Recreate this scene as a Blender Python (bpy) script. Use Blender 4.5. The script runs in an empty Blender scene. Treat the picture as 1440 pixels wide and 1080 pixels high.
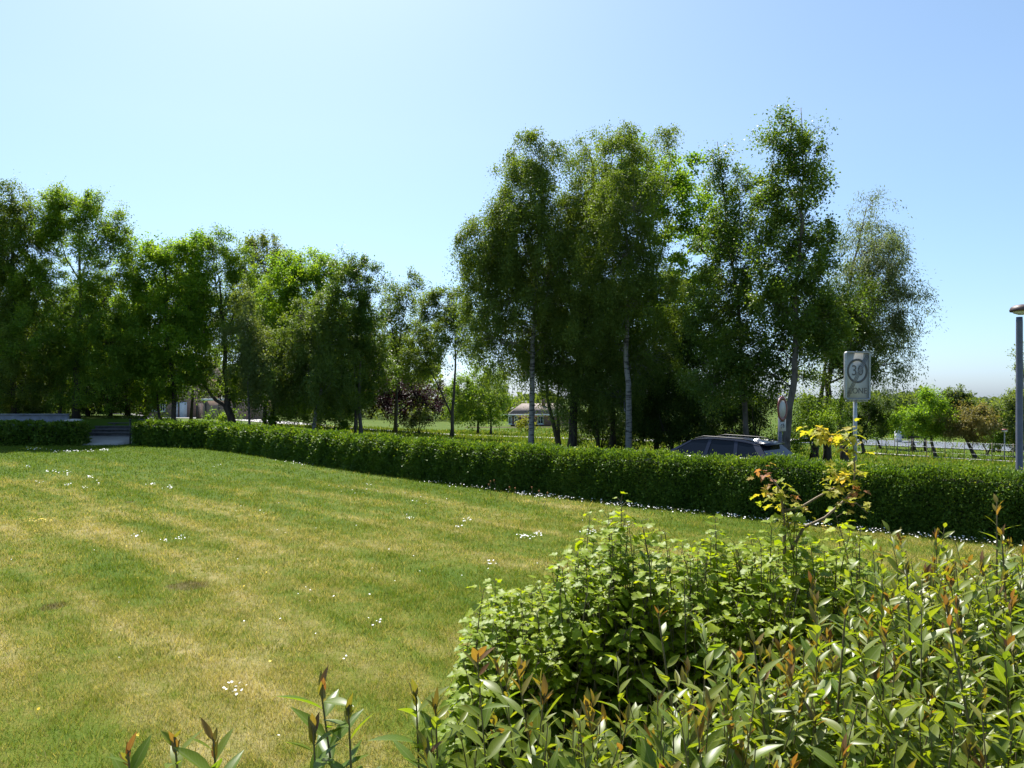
import bpy, math, random
import numpy as np
from mathutils import Vector

RS = np.random.default_rng(7)
random.seed(7)
scene = bpy.context.scene
COL = scene.collection
EYE = 2.4
R2 = math.sqrt(2.0)
pi = math.pi

# ------------------------------------------------------------------ basics
def P(px, py, d):
    """photo pixel (1440x1080) at distance d -> world point"""
    return np.array([(px - 720) * d / 1000.0, d, EYE - (py - 560) * d / 1000.0])

def sm(a, b, x):
    t = np.clip((np.asarray(x, float) - a) / (b - a), 0, 1)
    return t * t * (3 - 2 * t)

HEDGE_C = 14.2
_pf = np.polyfit([-3.2, 0, 3.2, 4.8, 6.9, 11, 13.3, 20.3, 25.5, 34.3], [14.75, 14.5, 14.15, 13.85, 13.52, 13.12, 13.02, 13.1, 13.28, 13.7], 4)
def hedge_c(u): return np.polyval(_pf, u)
def terr(x, y):
    x = np.asarray(x, float); y = np.asarray(y, float)
    c = (x + y) / R2 - HEDGE_C
    r = x / np.maximum(y, 1.0)
    front = sm(2, 8, y)
    fall = -1.4 * sm(6, 45, c) * sm(-.5, -.08, r) * front
    terrace = 1.25 * (1 - sm(-.53, -.47, r)) * sm(38.9, 39.3, y) * (1 - sm(52, 78, y))
    return fall + terrace

def unit(v):
    v = np.asarray(v, float)
    return v / np.maximum(np.linalg.norm(v, axis=-1, keepdims=True), 1e-9)

def tag(o, label=None, cat=None, group=None, kind=None):
    if label: o['label'] = label
    if cat: o['category'] = cat
    if group: o['group'] = group
    if kind: o['kind'] = kind
    return o

def empty(name, loc, label, cat, group=None, rotz=0.0):
    o = bpy.data.objects.new(name, None)
    COL.objects.link(o)
    o.location = loc
    o.rotation_euler = (0, 0, rotz)
    o.empty_display_size = .2
    return tag(o, label, cat, group)

def mesh_obj(name, V, loops, sizes, mat, parent=None, rnd=None, uv=None, smooth=False, loc=None):
    """V (n,3) world (or local to parent when parent is None and loc given)"""
    V = np.asarray(V, np.float32).reshape(-1, 3)
    me = bpy.data.meshes.new(name)
    loops = np.asarray(loops, np.int32).ravel()
    sizes = np.asarray(sizes, np.int32).ravel()
    starts = np.concatenate([[0], np.cumsum(sizes)[:-1]]).astype(np.int32)
    me.vertices.add(len(V)); me.vertices.foreach_set('co', V.ravel())
    me.loops.add(len(loops)); me.loops.foreach_set('vertex_index', loops)
    me.polygons.add(len(sizes)); me.polygons.foreach_set('loop_start', starts)
    try:
        me.polygons.foreach_set('loop_total', sizes)
    except Exception:
        pass
    if rnd is not None:
        a = me.attributes.new('rnd', 'FLOAT', 'FACE')
        a.data.foreach_set('value', np.asarray(rnd, np.float32).ravel())
    if uv is not None:
        u = me.uv_layers.new(name='UVMap')
        u.data.foreach_set('uv', np.asarray(uv, np.float32)[loops].ravel())
    me.update(calc_edges=True)
    me.validate()
    if smooth:
        me.polygons.foreach_set('use_smooth', np.ones(len(sizes), bool))
    if mat: me.materials.append(mat)
    o = bpy.data.objects.new(name, me)
    COL.objects.link(o)
    if parent is not None: o.parent = parent
    if loc is not None: o.location = loc
    return o

class MB:
    """collects polygons"""
    def __init__(s): s.v = []; s.f = []
    def add(s, vs, fs):
        n = len(s.v)
        s.v += [tuple(map(float, q)) for q in vs]
        s.f += [tuple(i + n for i in f) for f in fs]
    def box(s, cx, cy, cz, sx, sy, sz, rot=0.0):
        c, n = math.cos(rot), math.sin(rot)
        vs = []
        for dz in (-.5, .5):
            for dx, dy in ((-.5, -.5), (.5, -.5), (.5, .5), (-.5, .5)):
                a, b = dx * sx, dy * sy
                vs.append((cx + a * c - b * n, cy + a * n + b * c, cz + dz * sz))
        s.add(vs, [(3, 2, 1, 0), (4, 5, 6, 7), (0, 1, 5, 4), (1, 2, 6, 5), (2, 3, 7, 6), (3, 0, 4, 7)])
    def tube(s, pts, rad, n=8, cap=True):
        pts = [np.asarray(p, float) for p in pts]
        if np.isscalar(rad): rad = [rad] * len(pts)
        vs = []; fs = []
        for i, p in enumerate(pts):
            t = pts[min(i + 1, len(pts) - 1)] - pts[max(i - 1, 0)]
            t = t / (np.linalg.norm(t) + 1e-9)
            a = np.cross(t, (0.3, 1, 0.1)); 
            if np.linalg.norm(a) < .1: a = np.cross(t, (1, 0, 0))
            a /= np.linalg.norm(a); b = np.cross(t, a)
            for k in range(n):
                th = 2 * pi * k / n
                vs.append(p + rad[i] * (math.cos(th) * a + math.sin(th) * b))
        for i in range(len(pts) - 1):
            for k in range(n):
                fs.append((i * n + k, i * n + (k + 1) % n, (i + 1) * n + (k + 1) % n, (i + 1) * n + k))
        if cap:
            fs.append(tuple(range(n - 1, -1, -1))); fs.append(tuple((len(pts) - 1) * n + k for k in range(n)))
        s.add(vs, fs)
    def lathe(s, c, prof, n=20):
        vs = []; fs = []
        for (r, z) in prof:
            for k in range(n):
                th = 2 * pi * k / n
                vs.append((c[0] + r * math.cos(th), c[1] + r * math.sin(th), c[2] + z))
        m = len(prof)
        for i in range(m - 1):
            for k in range(n):
                fs.append((i * n + k, i * n + (k + 1) % n, (i + 1) * n + (k + 1) % n, (i + 1) * n + k))
        fs.append(tuple(range(n - 1, -1, -1))); fs.append(tuple((m - 1) * n + k for k in range(n)))
        s.add(vs, fs)
    def build(s, name, mat, parent=None, smooth=False, loc=None):
        lo = [i for f in s.f for i in f]
        return mesh_obj(name, np.array(s.v), lo, [len(f) for f in s.f], mat, parent, smooth=smooth, loc=loc)

# ------------------------------------------------------------------ materials
def newmat(name):
    m = bpy.data.materials.new(name); m.use_nodes = True
    nt = m.node_tree; nt.nodes.clear()
    out = nt.nodes.new('ShaderNodeOutputMaterial')
    return m, nt, out

def N(nt, typ, **kw):
    n = nt.nodes.new(typ)
    for k, v in kw.items(): setattr(n, k, v)
    return n

def ramp(nt, stops, interp='LINEAR'):
    r = N(nt, 'ShaderNodeValToRGB'); e = r.color_ramp.elements
    r.color_ramp.interpolation = interp
    while len(e) < len(stops): e.new(.5)
    for i, (p, c) in enumerate(stops):
        e[i].position = p; e[i].color = (*c, 1) if len(c) == 3 else c
    return r

def math_n(nt, op, a, b=None, c=None, clamp=False):
    n = N(nt, 'ShaderNodeMath', operation=op); n.use_clamp = clamp
    for i, q in enumerate((a, b, c)):
        if q is None: continue
        if isinstance(q, (int, float)): n.inputs[i].default_value = q
        else: nt.links.new(q, n.inputs[i])
    return n.outputs[0]

def mixc(nt, fac, a, b):
    n = N(nt, 'ShaderNodeMix', data_type='RGBA')
    for idx, q in ((0, fac), (6, a), (7, b)):
        if isinstance(q, (int, float)): n.inputs[idx].default_value = q
        elif isinstance(q, tuple): n.inputs[idx].default_value = (*q, 1)
        else: nt.links.new(q, n.inputs[idx])
    return n.outputs[2]

def leaf_mat(name, stops, trans=.48, tcol=(1.85, 1.75, .4), rough=.55, spec=.16, midrib=None, back=None):
    """stops: ramp over the leaf's own random value"""
    m, nt, out = newmat(name); L = nt.links
    at = N(nt, 'ShaderNodeAttribute', attribute_name='rnd')
    r = ramp(nt, stops); L.new(at.outputs['Fac'], r.inputs[0])
    col = r.outputs[0]
    if midrib:
        uv = N(nt, 'ShaderNodeUVMap'); sp = N(nt, 'ShaderNodeSeparateXYZ'); L.new(uv.outputs[0], sp.inputs[0])
        d = math_n(nt, 'ABSOLUTE', math_n(nt, 'SUBTRACT', sp.outputs[0], .5))
        k = math_n(nt, 'SUBTRACT', 1.0, math_n(nt, 'MULTIPLY', d, 16.0), clamp=True)
        vein = math_n(nt, 'SINE', math_n(nt, 'ADD', math_n(nt, 'MULTIPLY', sp.outputs[1], 70.0), math_n(nt, 'MULTIPLY', d, -38.0)))
        vein = math_n(nt, 'MULTIPLY', math_n(nt, 'GREATER_THAN', vein, .86), .28)
        k = math_n(nt, 'MAXIMUM', math_n(nt, 'MULTIPLY', k, .7), vein)
        col = mixc(nt, k, col, midrib)
    tc = N(nt, 'ShaderNodeMix', data_type='RGBA', blend_type='MULTIPLY'); tc.inputs[0].default_value = 1
    L.new(col, tc.inputs[6]); tc.inputs[7].default_value = (*tcol, 1)
    base = col
    if back:
        g = N(nt, 'ShaderNodeNewGeometry')
        base = mixc(nt, math_n(nt, 'MULTIPLY', g.outputs['Backfacing'], .75), col, back)
    p = N(nt, 'ShaderNodeBsdfPrincipled'); L.new(base, p.inputs['Base Color'])
    p.inputs['Roughness'].default_value = rough; p.inputs['Specular IOR Level'].default_value = spec
    t = N(nt, 'ShaderNodeBsdfTranslucent'); L.new(tc.outputs[2], t.inputs[0])
    mx = N(nt, 'ShaderNodeMixShader'); mx.inputs[0].default_value = trans
    L.new(p.outputs[0], mx.inputs[1]); L.new(t.outputs[0], mx.inputs[2]); L.new(mx.outputs[0], out.inputs[0])
    return m

def plain(name, col, rough=.6, metal=0.0, noise=.15, scale=6.0, spec=.5, bump=0.0, coat=0.0):
    m, nt, out = newmat(name); L = nt.links
    tc = N(nt, 'ShaderNodeTexCoord'); nz = N(nt, 'ShaderNodeTexNoise')
    nz.inputs['Scale'].default_value = scale; nz.inputs['Detail'].default_value = 6
    L.new(tc.outputs['Object'], nz.inputs['Vector'])
    lo = tuple(c * (1 - noise) for c in col); hi = tuple(min(1, c * (1 + noise)) for c in col)
    r = ramp(nt, [(.3, lo), (.7, hi)]); L.new(nz.outputs[0], r.inputs[0])
    p = N(nt, 'ShaderNodeBsdfPrincipled'); L.new(r.outputs[0], p.inputs['Base Color'])
    p.inputs['Roughness'].default_value = rough; p.inputs['Metallic'].default_value = metal
    p.inputs['Specular IOR Level'].default_value = spec
    if coat: p.inputs['Coat Weight'].default_value = coat; p.inputs['Coat Roughness'].default_value = .04
    if bump:
        b = N(nt, 'ShaderNodeBump'); b.inputs['Strength'].default_value = bump; b.inputs['Distance'].default_value = .02
        L.new(nz.outputs[0], b.inputs['Height']); L.new(b.outputs[0], p.inputs['Normal'])
    L.new(p.outputs[0], out.inputs[0])
    return m

def bark_mat(name, col, dark, marks=.5, stretch=(3, 3, 14), thr=(.52, .6), bump=.5):
    m, nt, out = newmat(name); L = nt.links
    tc = N(nt, 'ShaderNodeTexCoord'); mp = N(nt, 'ShaderNodeMapping'); mp.inputs['Scale'].default_value = stretch
    L.new(tc.outputs['Object'], mp.inputs[0])
    nz = N(nt, 'ShaderNodeTexNoise'); nz.inputs['Scale'].default_value = 1.0; nz.inputs['Detail'].default_value = 5
    L.new(mp.outputs[0], nz.inputs['Vector'])
    r = ramp(nt, [(thr[0], col), (thr[1], dark)]); L.new(nz.outputs[0], r.inputs[0])
    n2 = N(nt, 'ShaderNodeTexNoise'); n2.inputs['Scale'].default_value = 1.3; L.new(tc.outputs['Object'], n2.inputs['Vector'])
    col2 = mixc(nt, math_n(nt, 'MULTIPLY', n2.outputs[0], marks), r.outputs[0], dark)
    p = N(nt, 'ShaderNodeBsdfPrincipled'); L.new(col2, p.inputs['Base Color']); p.inputs['Roughness'].default_value = .85
    b = N(nt, 'ShaderNodeBump'); b.inputs['Strength'].default_value = bump; b.inputs['Distance'].default_value = .03
    L.new(nz.outputs[0], b.inputs['Height']); L.new(b.outputs[0], p.inputs['Normal'])
    L.new(p.outputs[0], out.inputs[0])
    return m

def grass_mat(name, blade=False):
    """mown lawn: green with straw coloured stripes and patches, all in world metres"""
    m, nt, out = newmat(name); L = nt.links
    g = N(nt, 'ShaderNodeNewGeometry'); sp = N(nt, 'ShaderNodeSeparateXYZ'); L.new(g.outputs['Position'], sp.inputs[0])
    x, y = sp.outputs[0], sp.outputs[1]
    u = math_n(nt, 'MULTIPLY', math_n(nt, 'SUBTRACT', y, x), .7071)
    v = math_n(nt, 'MULTIPLY', math_n(nt, 'ADD', y, x), .7071)
    cb = N(nt, 'ShaderNodeCombineXYZ')
    L.new(math_n(nt, 'MULTIPLY', u, .24), cb.inputs[0]); L.new(math_n(nt, 'MULTIPLY', v, 1.25), cb.inputs[1])
    def noise(vec, s, det=4, rough=.55, off=0.0):
        n = N(nt, 'ShaderNodeTexNoise'); n.inputs['Scale'].default_value = s; n.inputs['Detail'].default_value = det
        n.inputs['Roughness'].default_value = rough
        if off:
            mp = N(nt, 'ShaderNodeMapping'); mp.inputs['Location'].default_value = (off, off * 1.7, 0); L.new(vec, mp.inputs[0]); vec = mp.outputs[0]
        L.new(vec, n.inputs['Vector']); return n.outputs[0]
    stripes = noise(cb.outputs[0], .95, 3, .5)
    patch = noise(g.outputs['Position'], .28, 4, .6, 3.1)
    mid = noise(g.outputs['Position'], 1.7, 4, .65, 9.0)
    fine = noise(g.outputs['Position'], 9.0, 3, .7)
    sw = math_n(nt, 'MULTIPLY', math_n(nt, 'SINE', math_n(nt, 'ADD', math_n(nt, 'MULTIPLY', v, 4.6), math_n(nt, 'MULTIPLY', patch, 5.0))), .05)
    dry = math_n(nt, 'MULTIPLY', stripes, 1.75)
    dry = math_n(nt, 'SUBTRACT', dry, .575)
    dry = math_n(nt, 'ADD', dry, math_n(nt, 'MULTIPLY', patch, .5))
    dry = math_n(nt, 'ADD', dry, math_n(nt, 'MULTIPLY', mid, .6))
    mid2 = noise(g.outputs['Position'], 4.2, 3, .6, 21.0)
    dry = math_n(nt, 'ADD', dry, math_n(nt, 'MULTIPLY', mid2, .55))
    vb = N(nt, 'ShaderNodeMapRange'); L.new(v, vb.inputs[0])
    vb.inputs[1].default_value = 16; vb.inputs[2].default_value = 24; vb.inputs[3].default_value = -.10; vb.inputs[4].default_value = .2
    dry = math_n(nt, 'ADD', dry, vb.outputs[0])
    dry = math_n(nt, 'ADD', dry, math_n(nt, 'MULTIPLY', fine, .62))
    dry = math_n(nt, 'ADD', dry, sw)
    # the lawn dries out towards the house, stays green along the far hedge and on the left
    far = N(nt, 'ShaderNodeMapRange'); L.new(v, far.inputs[0])
    far.inputs[1].default_value = 2; far.inputs[2].default_value = 14; far.inputs[3].default_value = .16; far.inputs[4].default_value = -.06
    fy = N(nt, 'ShaderNodeMapRange'); L.new(y, fy.inputs[0])
    fy.inputs[1].default_value = 14; fy.inputs[2].default_value = 30; fy.inputs[3].default_value = 0; fy.inputs[4].default_value = -.55
    dry = math_n(nt, 'ADD', dry, far.outputs[0]); dry = math_n(nt, 'ADD', dry, fy.outputs[0])
    if blade:
        at = N(nt, 'ShaderNodeAttribute', attribute_name='rnd')
        dry = math_n(nt, 'ADD', dry, math_n(nt, 'MULTIPLY', math_n(nt, 'SUBTRACT', at.outputs['Fac'], .43), .95))
    mr = N(nt, 'ShaderNodeMapRange'); L.new(dry, mr.inputs[0]); mr.inputs[1].default_value = 1.0; mr.inputs[2].default_value = 1.92
    k = 1.26 if blade else .76
    S = [(.08, (.070, .116, .013)), (.34, (.108, .142, .019)), (.54, (.152, .158, .032)), (.76, (.225, .206, .072)), (.98, (.325, .275, .125))]
    r = ramp(nt, [(p, tuple(c * k for c in q)) for p, q in S]); L.new(mr.outputs[0], r.inputs[0])
    col = r.outputs[0]
    # bare worn spots
    for (cx, cy, rx, ry) in SOIL:
        dx = math_n(nt, 'DIVIDE', math_n(nt, 'SUBTRACT', x, cx), rx); dy = math_n(nt, 'DIVIDE', math_n(nt, 'SUBTRACT', y, cy), ry)
        dd = math_n(nt, 'ADD', math_n(nt, 'MULTIPLY', dx, dx), math_n(nt, 'MULTIPLY', dy, dy))
        dd = math_n(nt, 'ADD', dd, math_n(nt, 'MULTIPLY', math_n(nt, 'SUBTRACT', fine, .5), 2.4))
        f = N(nt, 'ShaderNodeMapRange'); L.new(dd, f.inputs[0]); f.inputs[1].default_value = .5; f.inputs[2].default_value = 1.0
        f.inputs[3].default_value = .62; f.inputs[4].default_value = 0
        col = mixc(nt, f.outputs[0], col, (.075, .05, .03))
    p = N(nt, 'ShaderNodeBsdfPrincipled'); L.new(col, p.inputs['Base Color']); p.inputs['Roughness'].default_value = .75
    p.inputs['Specular IOR Level'].default_value = .04
    if blade:
        tc = N(nt, 'ShaderNodeMix', data_type='RGBA', blend_type='MULTIPLY'); tc.inputs[0].default_value = 1
        L.new(col, tc.inputs[6]); tc.inputs[7].default_value = (1.5, 1.45, .7, 1)
        t = N(nt, 'ShaderNodeBsdfTranslucent'); L.new(tc.outputs[2], t.inputs[0])
        mx = N(nt, 'ShaderNodeMixShader'); mx.inputs[0].default_value = .4
        L.new(p.outputs[0], mx.inputs[1]); L.new(t.outputs[0], mx.inputs[2]); L.new(mx.outputs[0], out.inputs[0])
    else:
        b = N(nt, 'ShaderNodeBump'); b.inputs['Strength'].default_value = .6; b.inputs['Distance'].default_value = .04
        n3 = noise(g.outputs['Position'], 30.0, 3, .7); L.new(n3, b.inputs['Height']); L.new(b.outputs[0], p.inputs['Normal'])
        L.new(p.outputs[0], out.inputs[0])
    return m

def lawn_pt(px, py):
    d = EYE * 1000 / (py - 560.0)
    return ((px - 720) * d / 1000.0, d)

SOIL = []
for (px, py, wx, wy) in ((265, 824, .30, .24), (74, 853, .15, .18), (182, 706, .12, .14)):
    a = lawn_pt(px, py); SOIL.append((a[0], a[1], wx, wy))

M = {}
M['ground'] = grass_mat('grass ground')
M['blade'] = grass_mat('grass blades', True)
M['birch_leaf'] = leaf_mat('birch leaf', [(0, (0.070, 0.118, 0.028)), (.5, (0.109, 0.165, 0.035)), (1, (0.170, 0.230, 0.054))], .40)
M['poplar_leaf'] = leaf_mat('poplar leaf', [(0, (0.051, 0.102, 0.021)), (.55, (0.092, 0.157, 0.031)), (1, (0.171, 0.231, 0.049))], .42, rough=.45, spec=.25)
M['maple_leaf'] = leaf_mat('maple leaf', [(0, (0.073, 0.154, 0.022)), (.5, (0.139, 0.243, 0.029)), (1, (0.249, 0.347, 0.041))], .5)
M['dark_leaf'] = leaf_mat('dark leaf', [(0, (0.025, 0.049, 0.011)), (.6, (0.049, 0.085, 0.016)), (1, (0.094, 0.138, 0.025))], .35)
M['oak_leaf'] = leaf_mat('oak leaf', [(0, (0.075, 0.141, 0.025)), (.5, (0.124, 0.214, 0.031)), (1, (0.245, 0.329, 0.049))], .45)
M['willow_leaf'] = leaf_mat('willow leaf', [(0, (.085, .11, .052)), (.5, (.125, .155, .078)), (1, (.19, .22, .12))], .42, tcol=(1.6, 1.7, .9))
M['pale_leaf'] = leaf_mat('pale leaf', [(0, (0.084, 0.122, 0.041)), (.5, (0.119, 0.165, 0.053)), (1, (0.195, 0.243, 0.091))], .4)
M['copper_leaf'] = leaf_mat('copper leaf', [(0, (0.017, 0.010, 0.012)), (.6, (0.032, 0.015, 0.018)), (1, (0.063, 0.024, 0.029))], .3, tcol=(1.4, .7, .8))
M['rust_leaf'] = leaf_mat('rusty leaf', [(0, (.13, .125, .045)), (.5, (.19, .175, .06)), (1, (.27, .225, .095))], .38, tcol=(1.4, 1.25, .5))
M['yellow_leaf'] = leaf_mat('yellow leaf', [(0, (.12, .15, .02)), (1, (.24, .24, .03))], .45)
M['hedge_leaf'] = leaf_mat('privet leaf', [(0, (0.043, 0.090, 0.014)), (.5, (0.080, 0.148, 0.020)), (.85, (0.128, 0.203, 0.026)), (1, (0.217, 0.246, 0.072))], .34, rough=.5, spec=.15)
M['far_leaf'] = leaf_mat('far leaf', [(0, (.06, .095, .035)), (1, (.12, .16, .055))], .42)  # lightened and bluer: distance haze put into the leaf colour
M['currant_leaf'] = leaf_mat('lobed bush leaf', [(0, (0.072, 0.143, 0.008)), (.4, (0.152, 0.242, 0.011)), (.8, (0.260, 0.332, 0.016)), (1, (0.332, 0.358, 0.024))], .52, tcol=(1.45, 1.35, .3), rough=.48, spec=.3, midrib=(.28, .36, .06), back=(.16, .23, .06))
M['lance_leaf'] = leaf_mat('lance shaped leaf', [(0, (0.067, 0.130, 0.012)), (.4, (0.111, 0.176, 0.017)), (.8, (0.178, 0.208, 0.022)), (1, (0.223, 0.185, 0.025))], .5, tcol=(1.6, 1.55, .25), rough=.38, spec=.42, midrib=(.22, .26, .10), back=(.135, .165, .115))
M['young_leaf'] = leaf_mat('young red leaf', [(0, (0.119, 0.153, 0.019)), (.5, (0.170, 0.153, 0.022)), (.8, (0.187, 0.119, 0.030)), (1, (0.162, 0.072, 0.034))], .5, tcol=(1.5, 1.25, .35), rough=.36, spec=.5, midrib=(.24, .18, .08), back=(.16, .135, .14))
M['sapling_leaf'] = leaf_mat('sapling leaf', [(0, (0.220, 0.297, 0.024)), (.5, (0.396, 0.374, 0.039)), (.8, (0.440, 0.308, 0.066)), (1, (0.352, 0.143, 0.088))], .58, tcol=(1.2, 1.15, .45), midrib=(.4, .34, .1), rough=.5, spec=.2)
M['stem'] = plain('woody stem', (.085, .075, .035), .7, noise=.3, scale=20)
M['red_stem'] = plain('reddish stem', (.13, .105, .04), .65, noise=.3, scale=20)
M['twig'] = plain('sapling bark', (.2, .15, .085), .75, noise=.35, scale=30)
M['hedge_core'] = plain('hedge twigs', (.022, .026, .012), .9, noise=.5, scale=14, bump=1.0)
M['birch_bark'] = bark_mat('birch bark', (.27, .26, .245), (.05, .045, .04), .45)
M['bark'] = bark_mat('brown bark', (.085, .066, .048), (.03, .024, .018), .5, (9, 9, 2.2), (.45, .62), .9)
M['grey_bark'] = bark_mat('grey bark', (.12, .107, .09), (.06, .05, .04), .5, (6, 6, 3), (.45, .62), .8)

# ------------------------------------------------------------------ camera, sky, sun
cam = bpy.data.cameras.new('Camera'); co = bpy.data.objects.new('Camera', cam); COL.objects.link(co)
cam.sensor_width = 36; cam.lens = 25.0; cam.shift_y = 20 / 1440.0
cam.clip_start = .05; cam.clip_end = 9000
co.location = (0, 0, EYE); co.rotation_euler = (pi / 2, 0, 0)
scene.camera = co

SUN_EL, SUN_AZ = math.radians(57), math.radians(-20)      # azimuth from +Y, positive to the right
sd = Vector((math.sin(SUN_AZ) * math.cos(SUN_EL), math.cos(SUN_AZ) * math.cos(SUN_EL), math.sin(SUN_EL)))
sl = bpy.data.lights.new('Sun', 'SUN'); so = bpy.data.objects.new('Sun', sl); COL.objects.link(so)
sl.energy = 4.9; sl.angle = math.radians(.53); sl.color = (1, .955, .88)
so.rotation_euler = sd.to_track_quat('Z', 'Y').to_euler(); so.location = (0, 0, 60)

w = bpy.data.worlds.new('World'); scene.world = w; w.use_nodes = True
nt = w.node_tree; nt.nodes.clear()
sky = nt.nodes.new('ShaderNodeTexSky'); sky.sky_type = 'NISHITA'; sky.sun_disc = False
sky.sun_elevation = SUN_EL; sky.sun_rotation = SUN_AZ
sky.air_density = 1.0; sky.dust_density = 1.05; sky.ozone_density = 4.0
bg = nt.nodes.new('ShaderNodeBackground'); bg.inputs[1].default_value = .083
wo = nt.nodes.new('ShaderNodeOutputWorld')
tco = nt.nodes.new('ShaderNodeTexCoord'); sz = nt.nodes.new('ShaderNodeSeparateXYZ'); nt.links.new(tco.outputs['Generated'], sz.inputs[0])
hz = ramp(nt, [(0, (.80, .96, 1.3)), (.12, (.86, .94, 1.02)), (.34, (1.03, 1.05, 1.0)), (.7, (1.02, 1.08, .99))]); nt.links.new(sz.outputs[2], hz.inputs[0])
hm = N(nt, 'ShaderNodeMix', data_type='RGBA', blend_type='MULTIPLY'); hm.inputs[0].default_value = 1
nt.links.new(sky.outputs[0], hm.inputs[6]); nt.links.new(hz.outputs[0], hm.inputs[7])
nt.links.new(hm.outputs[2], bg.inputs[0]); nt.links.new(bg.outputs[0], wo.inputs[0])
vs = scene.view_settings
scene.display_settings.display_device = 'sRGB'
vs.view_transform = 'Standard'; vs.look = 'None'; vs.gamma = 1; vs.exposure = 1.2; vs.use_curve_mapping = False
cy = scene.cycles
cy.max_bounces = 6; cy.diffuse_bounces = 3; cy.glossy_bounces = 2; cy.transmission_bounces = 4; cy.transparent_max_bounces = 4
cy.use_denoising = True
cy.use_adaptive_sampling = True; cy.adaptive_threshold = .02
cy.caustics_reflective = False; cy.caustics_refractive = False
cy.blur_glossy = .5

# ------------------------------------------------------------------ ground
rad = np.concatenate([np.arange(.0, 64, .5) + .3, np.geomspace(65, 6000, 60)])
NA = 480
th = np.linspace(0, 2 * pi, NA, endpoint=False)
RR, TT = np.meshgrid(rad, th, indexing='ij')
X = RR * np.sin(TT); Y = RR * np.cos(TT)
V = np.stack([X, Y, terr(X, Y)], -1).reshape(-1, 3)
nr = len(rad)
ii, kk = np.meshgrid(np.arange(nr - 1), np.arange(NA), indexing='ij')
k2 = (kk + 1) % NA
F = np.stack([ii * NA + kk, ii * NA + k2, (ii + 1) * NA + k2, (ii + 1) * NA + kk], -1).reshape(-1, 4)[:, ::-1]
loops = np.concatenate([F.ravel(), np.arange(NA)])
sizes = np.concatenate([np.full(len(F), 4), [NA]])
go = mesh_obj('ground', V, loops, sizes, M['ground'], smooth=True)
tag(go, kind='structure')

def strip(name, pts, width, mat, lift=.03, n=60):
    """a draped sheet following a centre line"""
    pts = np.array(pts, float)
    t = np.linspace(0, len(pts) - 1, n); i = np.minimum(t.astype(int), len(pts) - 2); f = (t - i)[:, None]
    c = pts[i] * (1 - f) + pts[i + 1] * f
    d = unit(np.gradient(c, axis=0)); nrm = np.stack([-d[:, 1], d[:, 0]], -1)
    m = 7
    vs_ = []
    for s in np.linspace(-.5, .5, m):
        q = c + nrm * width * s
        vs_.append(np.column_stack([q, terr(q[:, 0], q[:, 1]) + lift]))
    Vv = np.stack(vs_, 1).reshape(-1, 3)
    a, b = np.meshgrid(np.arange(n - 1), np.arange(m - 1), indexing='ij')
    Ff = np.stack([a * m + b, (a + 1) * m + b, (a + 1) * m + b + 1, a * m + b + 1], -1).reshape(-1, 4)
    o = mesh_obj(name, Vv, Ff[:, ::-1].ravel(), np.full(len(Ff), 4), mat, smooth=True)
    o.data.update()
    return tag(o, kind='structure')

M['asphalt'] = plain('asphalt', (.075, .075, .078), .85, noise=.25, scale=3, bump=.2)
M['pale_road'] = plain('worn pale paving', (.30, .29, .275), .8, noise=.15, scale=1.5, bump=.1)
M['grey_road'] = plain('grey road', (.115, .13, .155), .95, noise=.08, scale=.8, spec=.05)
M['concrete'] = plain('concrete', (.36, .35, .33), .85, noise=.2, scale=5, bump=.3)
M['stone'] = plain('stone step', (.075, .072, .07), .85, noise=.3, scale=6, bump=.3)

def hp(u, c):
    """hedge frame: u along the hedge (away to the left), c across"""
    return ((c - u) / R2, (c + u) / R2)

road = strip('road', [hp(-14, 17.45), hp(10, 17.45), hp(34, 17.45), hp(60, 17.45)], 3.0, M['asphalt'], .012, 80)
mb = MB()
for cc in (15.88, 19.02):
    for k in range(40):
        u0 = -14 + k * 1.85
        p = hp(u0 + .9, cc)
        mb.box(p[0], p[1], .055, 1.83, .14, .11, rot=3 * pi / 4)
tag(mb.build('kerb', M['concrete']), kind='structure')
strip('side_road', [(-60, 92), (-34, 86), (-16, 66), (-6, 58), (6, 60), (30, 64)], 5.0, M['pale_road'], .05, 80)
strip('path', [P(1195, 0, 47)[:2], P(1250, 0, 44.5)[:2], P(1300, 0, 42.2)[:2], P(1360, 0, 40.0)[:2], P(1460, 0, 38)[:2], P(1600, 0, 36)[:2]], 1.6, M['pale_road'], .04, 60)
strip('far_road', [P(1120, 0, 64)[:2], P(1250, 0, 60)[:2], P(1350, 0, 56.5)[:2], P(1450, 0, 53)[:2], P(1620, 0, 49)[:2]], 8.5, M['grey_road'], .05, 60)

# ------------------------------------------------------------------ leaves
def quads(C, D, Nn, L, W):
    """diamond leaves: base C, direction D, normal Nn, folded along the midrib"""
    D = unit(D); S = unit(np.cross(D, Nn)); U = np.cross(S, D)
    L = L[:, None]; W = W[:, None]
    a = C; t = C + D * L
    m = C + D * L * .42 + U * W * .18
    V = np.stack([a, m + S * W * .5, t, m - S * W * .5], 1)
    return V.reshape(-1, 3)

def quad_mesh(name, V, mat, parent, rnd, base):
    n = len(V) // 4
    return mesh_obj(name, V - np.asarray(base), np.arange(n * 4), np.full(n, 4), mat, parent, rnd=rnd)

def rvec(n):
    return unit(RS.normal(size=(n, 3)))

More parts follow.
